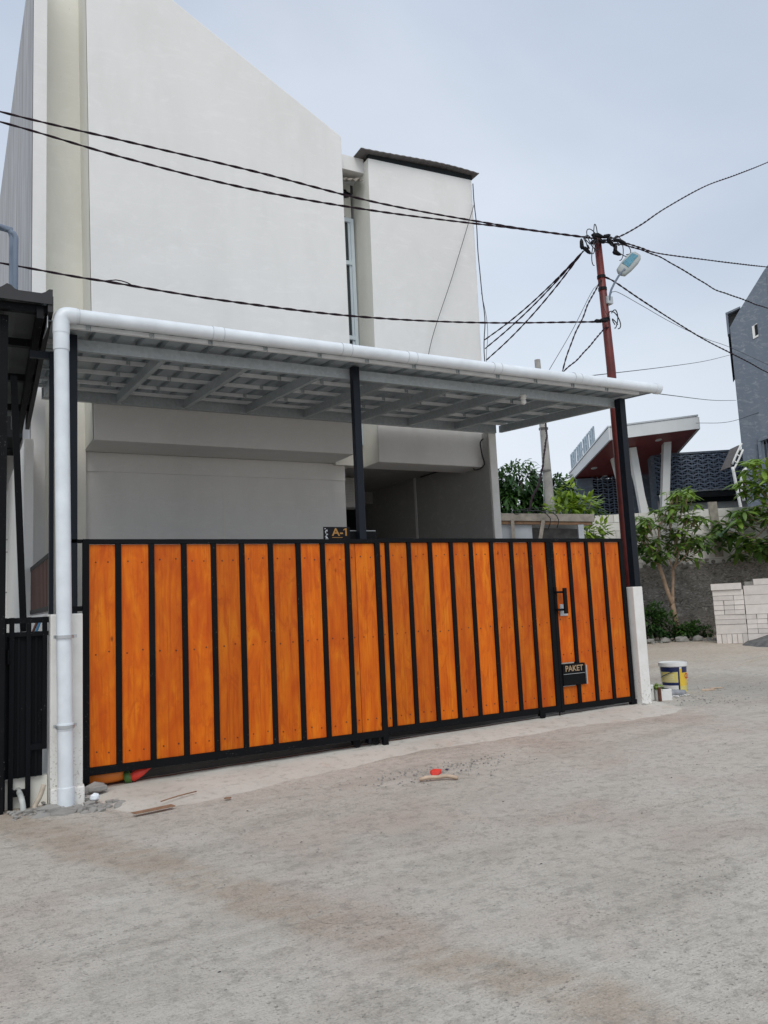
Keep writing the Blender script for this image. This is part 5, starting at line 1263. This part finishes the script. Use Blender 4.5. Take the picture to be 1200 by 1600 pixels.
wire('cable_loop', [ad(2.3, 12.93, 2.72), ad(2.55, 12.9, 2.71), ad(2.70, 12.88, 2.58), ad(2.66, 12.9, 2.42)], 0.008, 'left black cable draped over the shelter plank', 'cable', 'cableb', group='cables draped over the shelter')
wire('cable_loop', [ad(2.5, 12.93, 2.71), ad(2.75, 12.9, 2.67), ad(2.83, 12.88, 2.55), ad(2.80, 12.9, 2.42)], 0.008, 'right black cable draped over the shelter plank', 'cable', 'cableb', group='cables draped over the shelter')
mb = MB()
for k in range(5): mb.tube(ring((2.2+k*.09, 0.02, 2.72), .09, .045, k, .006, 1, .2), .006, 5)
o = mb.build('cable_coil', 'cableb', smooth=True); o.location = ad(0, 13, 0); o.rotation_euler = (0, 0, BG); tag(o, 'tangled black cable bundle lying on the shelter plank', 'cable coil')

# ------------------------------------------------------------------ gatehouse with red soffit
GH = thing('gate_pavilion', 'grey gate pavilion with slanting white fascia roof, red soffit and leaning white columns', 'pavilion')
A_, B_, C_, D_ = ad(7.36, 25, 6.28), ad(10.17, 25, 6.51), ad(10.15, 29, 5.69), ad(6.95, 29, 5.58)
def gp(a, d, z): return ad(a, d, z)
mb = MB(); up_ = Vector((0, 0, .06)); mb.quad(A_, D_, C_, B_); mb.quad(A_+up_, B_+up_, C_+up_, D_+up_)
for p, q_ in ((A_, B_), (B_, C_), (C_, D_), (D_, A_)): mb.quad(p, q_, q_+up_, p+up_)
mb.build('soffit', 'soffred', GH)
def fascia(p, q_, h0, h1, th=0.06):
    p, q_ = Vector(p), Vector(q_); d = (q_-p).normalized(); s_ = Vector((d.y, -d.x, 0)).normalized()*th
    m_ = MB(); P4 = [p-Vector((0, 0, .03)), q_-Vector((0, 0, .03)), q_+Vector((0, 0, h1)), p+Vector((0, 0, h0))]; Q4 = [v+s_ for v in P4]
    m_.quad(*P4[::-1]).quad(*Q4)
    for i in range(4): m_.quad(P4[i], P4[(i+1) % 4], Q4[(i+1) % 4], Q4[i])
    return m_.build('fascia', 'fascia', GH)
fascia(A_, B_, .36, .36); fascia(D_, A_, .26, .38); fascia(B_, C_, .36, .30)
# fascia cap trims
def strip(p, q_, w_, h_): m_ = MB(); m_.beam(p, q_, w_, h_); return m_.build('coping', 'steel', GH)
strip(A_+Vector((0, 0, .40)), B_+Vector((0, 0, .40)), .16, .05); strip(D_+Vector((0, 0, .30)), A_+Vector((0, 0, .42)), .16, .05)
mb = MB(); u2 = Vector((0, 0, .33)); mb.quad(A_+u2, B_+u2, C_+Vector((0, 0, .27)), D_+Vector((0, 0, .24))); mb.build('roof', 'bluegrey', GH)
def on_soffit(s_, t_, dz=-.004): return (A_.lerp(B_, s_)).lerp(D_.lerp(C_, s_), t_)+Vector((0, 0, dz))
nS = (B_-A_).cross(D_-A_).normalized(); qS = nS.to_track_quat('Z', 'Y')
for s_, t_ in ((.28, .38), (.13, .68), (.83, .47), (.60, .70), (.36, .94), (.62, .15)):
    p = on_soffit(s_, t_); m_ = MB()
    m_.tube([(0, 0, -.012), (0, 0, .012)], .11, 18)
    o = m_.build('downlight', 'lamp_off', GH); o.location = p; o.rotation_mode = 'QUATERNION'; o.rotation_quaternion = qS
# columns leaning
for (p, q_) in ((gp(8.20, 26.2, 2.0), gp(7.98, 26.2, 6.2)), (gp(8.42+.35, 26.6, 2.6), gp(8.62, 26.6, 6.18)), (gp(9.13, 26.0, 2.6), gp(9.52, 26.0, 6.35))):
    pass
def column(ax, az, bx_, bz_, d, w_=.22): MB().beam(gp(ax, d, az), gp(bx_, d, bz_), w_, w_).build('column', 'colw', GH)
column(8.82, 3.2, 8.32, 6.05, 26.3, .2); column(8.78+.02, 2.9, 8.56, 6.18, 26.2, .24) if False else None
column(8.50, 3.2, 7.95, 6.0, 26.9, .2); column(8.58, 3.3, 8.32, 6.15, 26.0, .22)
column(9.12, 3.3, 9.48, 6.30, 26.0, .24)
# body
B_mat = 'bluegrey'
body = empty('body', (0, 0, 0)); body.parent = GH
def bgbox(a0, a1, d0, d1, z0, z1, name, mat, parent=None, zt=None):
    m_ = MB(); pts_ = [bgp(a0, d0), bgp(a1, d0), bgp(a1, d1), bgp(a0, d1)]; m_.prism([(p[0], p[1]) for p in pts_], z0, z1)
    return m_.build(name, mat, parent)
bpy.data.objects.remove(body)
bgbox(7.05, 7.62, 28.6, 32, 2.6, 5.60, 'wall', B_mat, GH); bgbox(9.0, 10.0, 28.6, 32, 2.6, 5.62, 'wall', B_mat, GH); bgbox(7.62, 9.0, 29.0, 32, 2.6, 5.60, 'wall', 'dark', GH)
mb = MB()
cw, chh = 0.185, 0.185
for i in range(8):
    for j in range(13):
        a = 7.62+i*cw; z = 3.25+j*chh
        if a+cw > 9.05: continue
        mb.slabxz([(a, z), (a+.022, z), (a+.022, z+chh), (a, z+chh)], 0, .10); mb.slabxz([(a+.022, z), (a+cw, z), (a+cw, z+.022), (a+.022, z+.022)], 0, .10)
        s_ = 1 if (i % 2) else -1; zz1, zz2 = z+chh*.5-s_*.03, z+chh*.5+s_*.03
        mb.slabxz([(a+.022, zz1-.02), (a+cw, zz2-.02), (a+cw, zz2+.02), (a+.022, zz1+.02)], 0.005, .09)
o = mb.build('breeze_blocks', 'bluegrey2', GH, kind='stuff'); o.location = ad(0, 28.65, 0); o.rotation_euler = (0, 0, BG)
# upstanding sign letters along the left roof edge, seen almost edge-on
M['letter'] = simple('silver_letter', (0.42, 0.50, 0.55), 0.35, 0.1, 8, metal=0.3)
glyphs = ['M', 'U', 'T', 'I', 'A', 'R', 'A']
for k in range(11):
    t_ = 0.04+0.62*k/11; base_ = D_.lerp(A_, t_)+Vector((0, 0, .32+.12*t_)); d = (A_-D_).normalized()
    hh = .62; wd_ = .15; m_ = MB(); w1 = base_; w2 = base_+d*wd_
    m_.beam(w1, w1+Vector((0, 0, hh)), .035, .05)
    if k % 3 != 2: m_.beam(w2, w2+Vector((0, 0, hh)), .035, .05)
    if k % 2: m_.beam(w1+Vector((0, 0, hh*.5)), w2+Vector((0, 0, hh*.5)), .035, .05)
    else: m_.beam(w1+Vector((0, 0, hh-.03)), w2+Vector((0, 0, hh-.03)), .035, .05)
    m_.build('sign_letter', 'letter', GH)

# patterned screen wall farther right
SW = thing('breeze_block_wall', 'long dark grey patterned breeze block screen wall right of the pavilion', 'wall', ad(0, 27, 0), BG)
mb = MB(); cw, chh = 0.185, 0.165
for i in range(19):
    for j in range(8):
        a = 9.35+i*cw; z = 4.72+j*chh+0.012*(a-9.3)
        if j > 7: continue
        mb.slabxz([(a, z), (a+.022, z), (a+.022, z+chh), (a, z+chh)], 0, .12); mb.slabxz([(a+.022, z), (a+cw, z), (a+cw, z+.022), (a+.022, z+.022)], 0, .12)
        s_ = 1 if (i % 2) else -1; zz1, zz2 = z+chh*.55-s_*.035, z+chh*.55+s_*.035
        mb.slabxz([(a+.022, zz1-.03), (a+cw, zz2-.03), (a+cw, zz2+.03), (a+.022, zz1+.03)], 0.0, .10)
        mb.slabxz([(a+cw*.5-.008, z+.022), (a+cw*.5+.008, z+.022), (a+cw*.5+.008, z+chh), (a+cw*.5-.008, z+chh)], .02, .1)
mb.build('breeze_blocks', 'bluegrey2', SW, kind='stuff')
B(9.3, 12.9, 0.14, 0.3, 4.70, 6.0).build('backing', 'dark', SW)
MB().slabxz([(9.3, 6.02), (12.9, 6.065), (12.9, 6.13), (9.3, 6.085)], -.03, .3).build('coping', 'bluegrey', SW)
MB().slabxz([(9.24, 4.0), (9.35, 4.0), (9.35, 6.08), (9.24, 6.08)], -.02, .3).build('end_post', 'bluegrey', SW)
mb = MB(); n = 60
for i in range(n): 
    a = 9.5+3.4*i/n; mb.box(a, a+.035, -.25, -.2, 4.68+.012*(a-9.3), 4.73+.012*(a-9.3))
mb.build('roof_edge', 'steel', SW, kind='stuff')
B(9.5, 12.9, -0.22, 0.14, 4.50, 4.69).build('black_fascia', 'dark', SW); B(9.5, 12.9, 0.35, 0.5, 2.5, 4.5).build('lower_wall', 'wall_side', SW); B(9.5, 12.9, .30, .36, 3.9, 4.12).build('dark_band', 'dark', SW)
B(9.5, 12.9, 0.1, 0.2, 4.36, 4.5).build('dark_band', 'dark', SW)

# grey building at the right edge
GB = thing('grey_building', 'tall blue grey rendered house wall with sloping top at the right edge', 'house', ad(10.56, 23, 0), BG-0.43)
MB().slabxz([(0.0, 0.2), (0.42, 0.2), (0.42, 9.70), (0.32, 9.56), (0.02, 9.10)], 0, 7).build('wall', 'bluegrey', GB)
MB().slabxz([(0.42, 5.50), (0.60, 5.64), (1.12, 6.05), (1.12, 10.68), (0.42, 9.70)], 0.0, 7).build('wall', 'bluegrey', GB)
MB().slabxz([(0.42, 0.2), (0.60, 0.2), (0.60, 5.64), (0.42, 5.50)], 0.0, 7).build('wall', 'bluegrey', GB)
MB().slabxz([(1.12, 6.05), (7, 7.4), (7, 14.2), (1.9, 11.7), (1.22, 10.80), (1.12, 10.68)], 0.03, 7).build('wall', 'bluegrey', GB)
MB().slabxz([(0.60, 0.2), (7, 0.2), (7, 4.6), (0.60, 4.6)], 0, 7).build('wall', 'bluegrey', GB)
MB().slabxz([(-0.05, 9.0), (0.02, 9.10), (0.32, 9.56), (0.36, 9.64), (-0.05, 9.50)], 0.25, 6.5).build('parapet', 'cement', GB)
MB().slabxz([(-0.06, 9.50), (0.36, 9.63), (0.36, 9.68), (-0.06, 9.56)], -0.02, .25).build('parapet_cap', 'bluegrey', GB)
MB().slabxz([(-0.06, 8.9), (0.0, 8.9), (0.0, 9.50), (-0.06, 9.50)], -0.02, .25).build('parapet_cap', 'bluegrey', GB)
MB().slabxz([(0.61, 8.62), (0.76, 8.68), (0.76, 9.08), (0.61, 9.0)], -.02, -.001).build('vent', 'wall', GB)
MB().slabxz([(0.68, 8.70), (0.76, 8.74), (0.76, 9.06), (0.68, 9.02)], -.026, -.021).build('vent_hole', 'dark', GB)
wb = empty('window'); wb.parent = GB
MB().slabxz([(0.60, 4.62), (6.9, 4.62), (6.9, 7.3), (0.60, 5.60)], .35, .38).build('pane', 'glass', wb)
mb = MB(); mb.slabxz([(0.46, 5.54), (7, 7.36), (7, 7.48), (0.46, 5.64)], -.08, -0.001); mb.slabxz([(0.44, 4.5), (0.52, 4.5), (0.52, 5.54), (0.44, 5.54)], -.08, -0.001); mb.build('window_frame', 'bluegrey', wb)
mb = MB()
for k in range(12): mb.slabxz([(0.66+k*.16, 4.62), (0.69+k*.16, 4.62), (0.69+k*.16, 5.62+k*.045), (0.66+k*.16, 5.61+k*.045)], .25, .28)
mb.build('window_bars', 'bluegrey2', wb)

# white tubular gantry
WG = thing('tubular_gantry', 'white tubular arch frame with a small brown roof before the grey building', 'frame', ad(0, 22, 0), BG)
def gt(pts_, r_=.045): m_ = MB(); m_.tube([(a, dy, z) for a, dy, z in catmull([(a, 0, z) for a, z in pts_], .1)], r_, 8); return m_.build('tube', 'colw', WG, smooth=True)
gt([(9.93, 3.4), (9.84, 4.3), (9.80, 4.72)]); gt([(10.02, 3.75), (9.99, 4.2), (10.06, 4.55), (10.18, 4.66)])
gt([(9.80, 4.62), (9.95, 4.85), (10.14, 5.20)], .03); gt([(9.80, 4.80), (9.93, 5.05), (10.12, 5.38)], .03)
for a, z in ((9.88, 4.85), (9.98, 5.02), (10.06, 5.18)): gt([(a-.03, z+.06), (a+.05, z-.02)], .022)
MB().slabxz([(9.70, 4.72), (9.80, 4.74), (10.10, 5.34), (10.04, 5.34)], 0.05, 0.6).build('roof_panel', 'roofbr', WG)

# raised ground behind the retaining wall
mb = MB(); P4 = [bgp(3.5, 19.3), bgp(30, 19.3), bgp(60, 90), bgp(-10, 90)]
mb.prism([(p[0], p[1]) for p in P4], 0.2, 2.6); mb.build('raised_ground', 'cement', kind='structure')
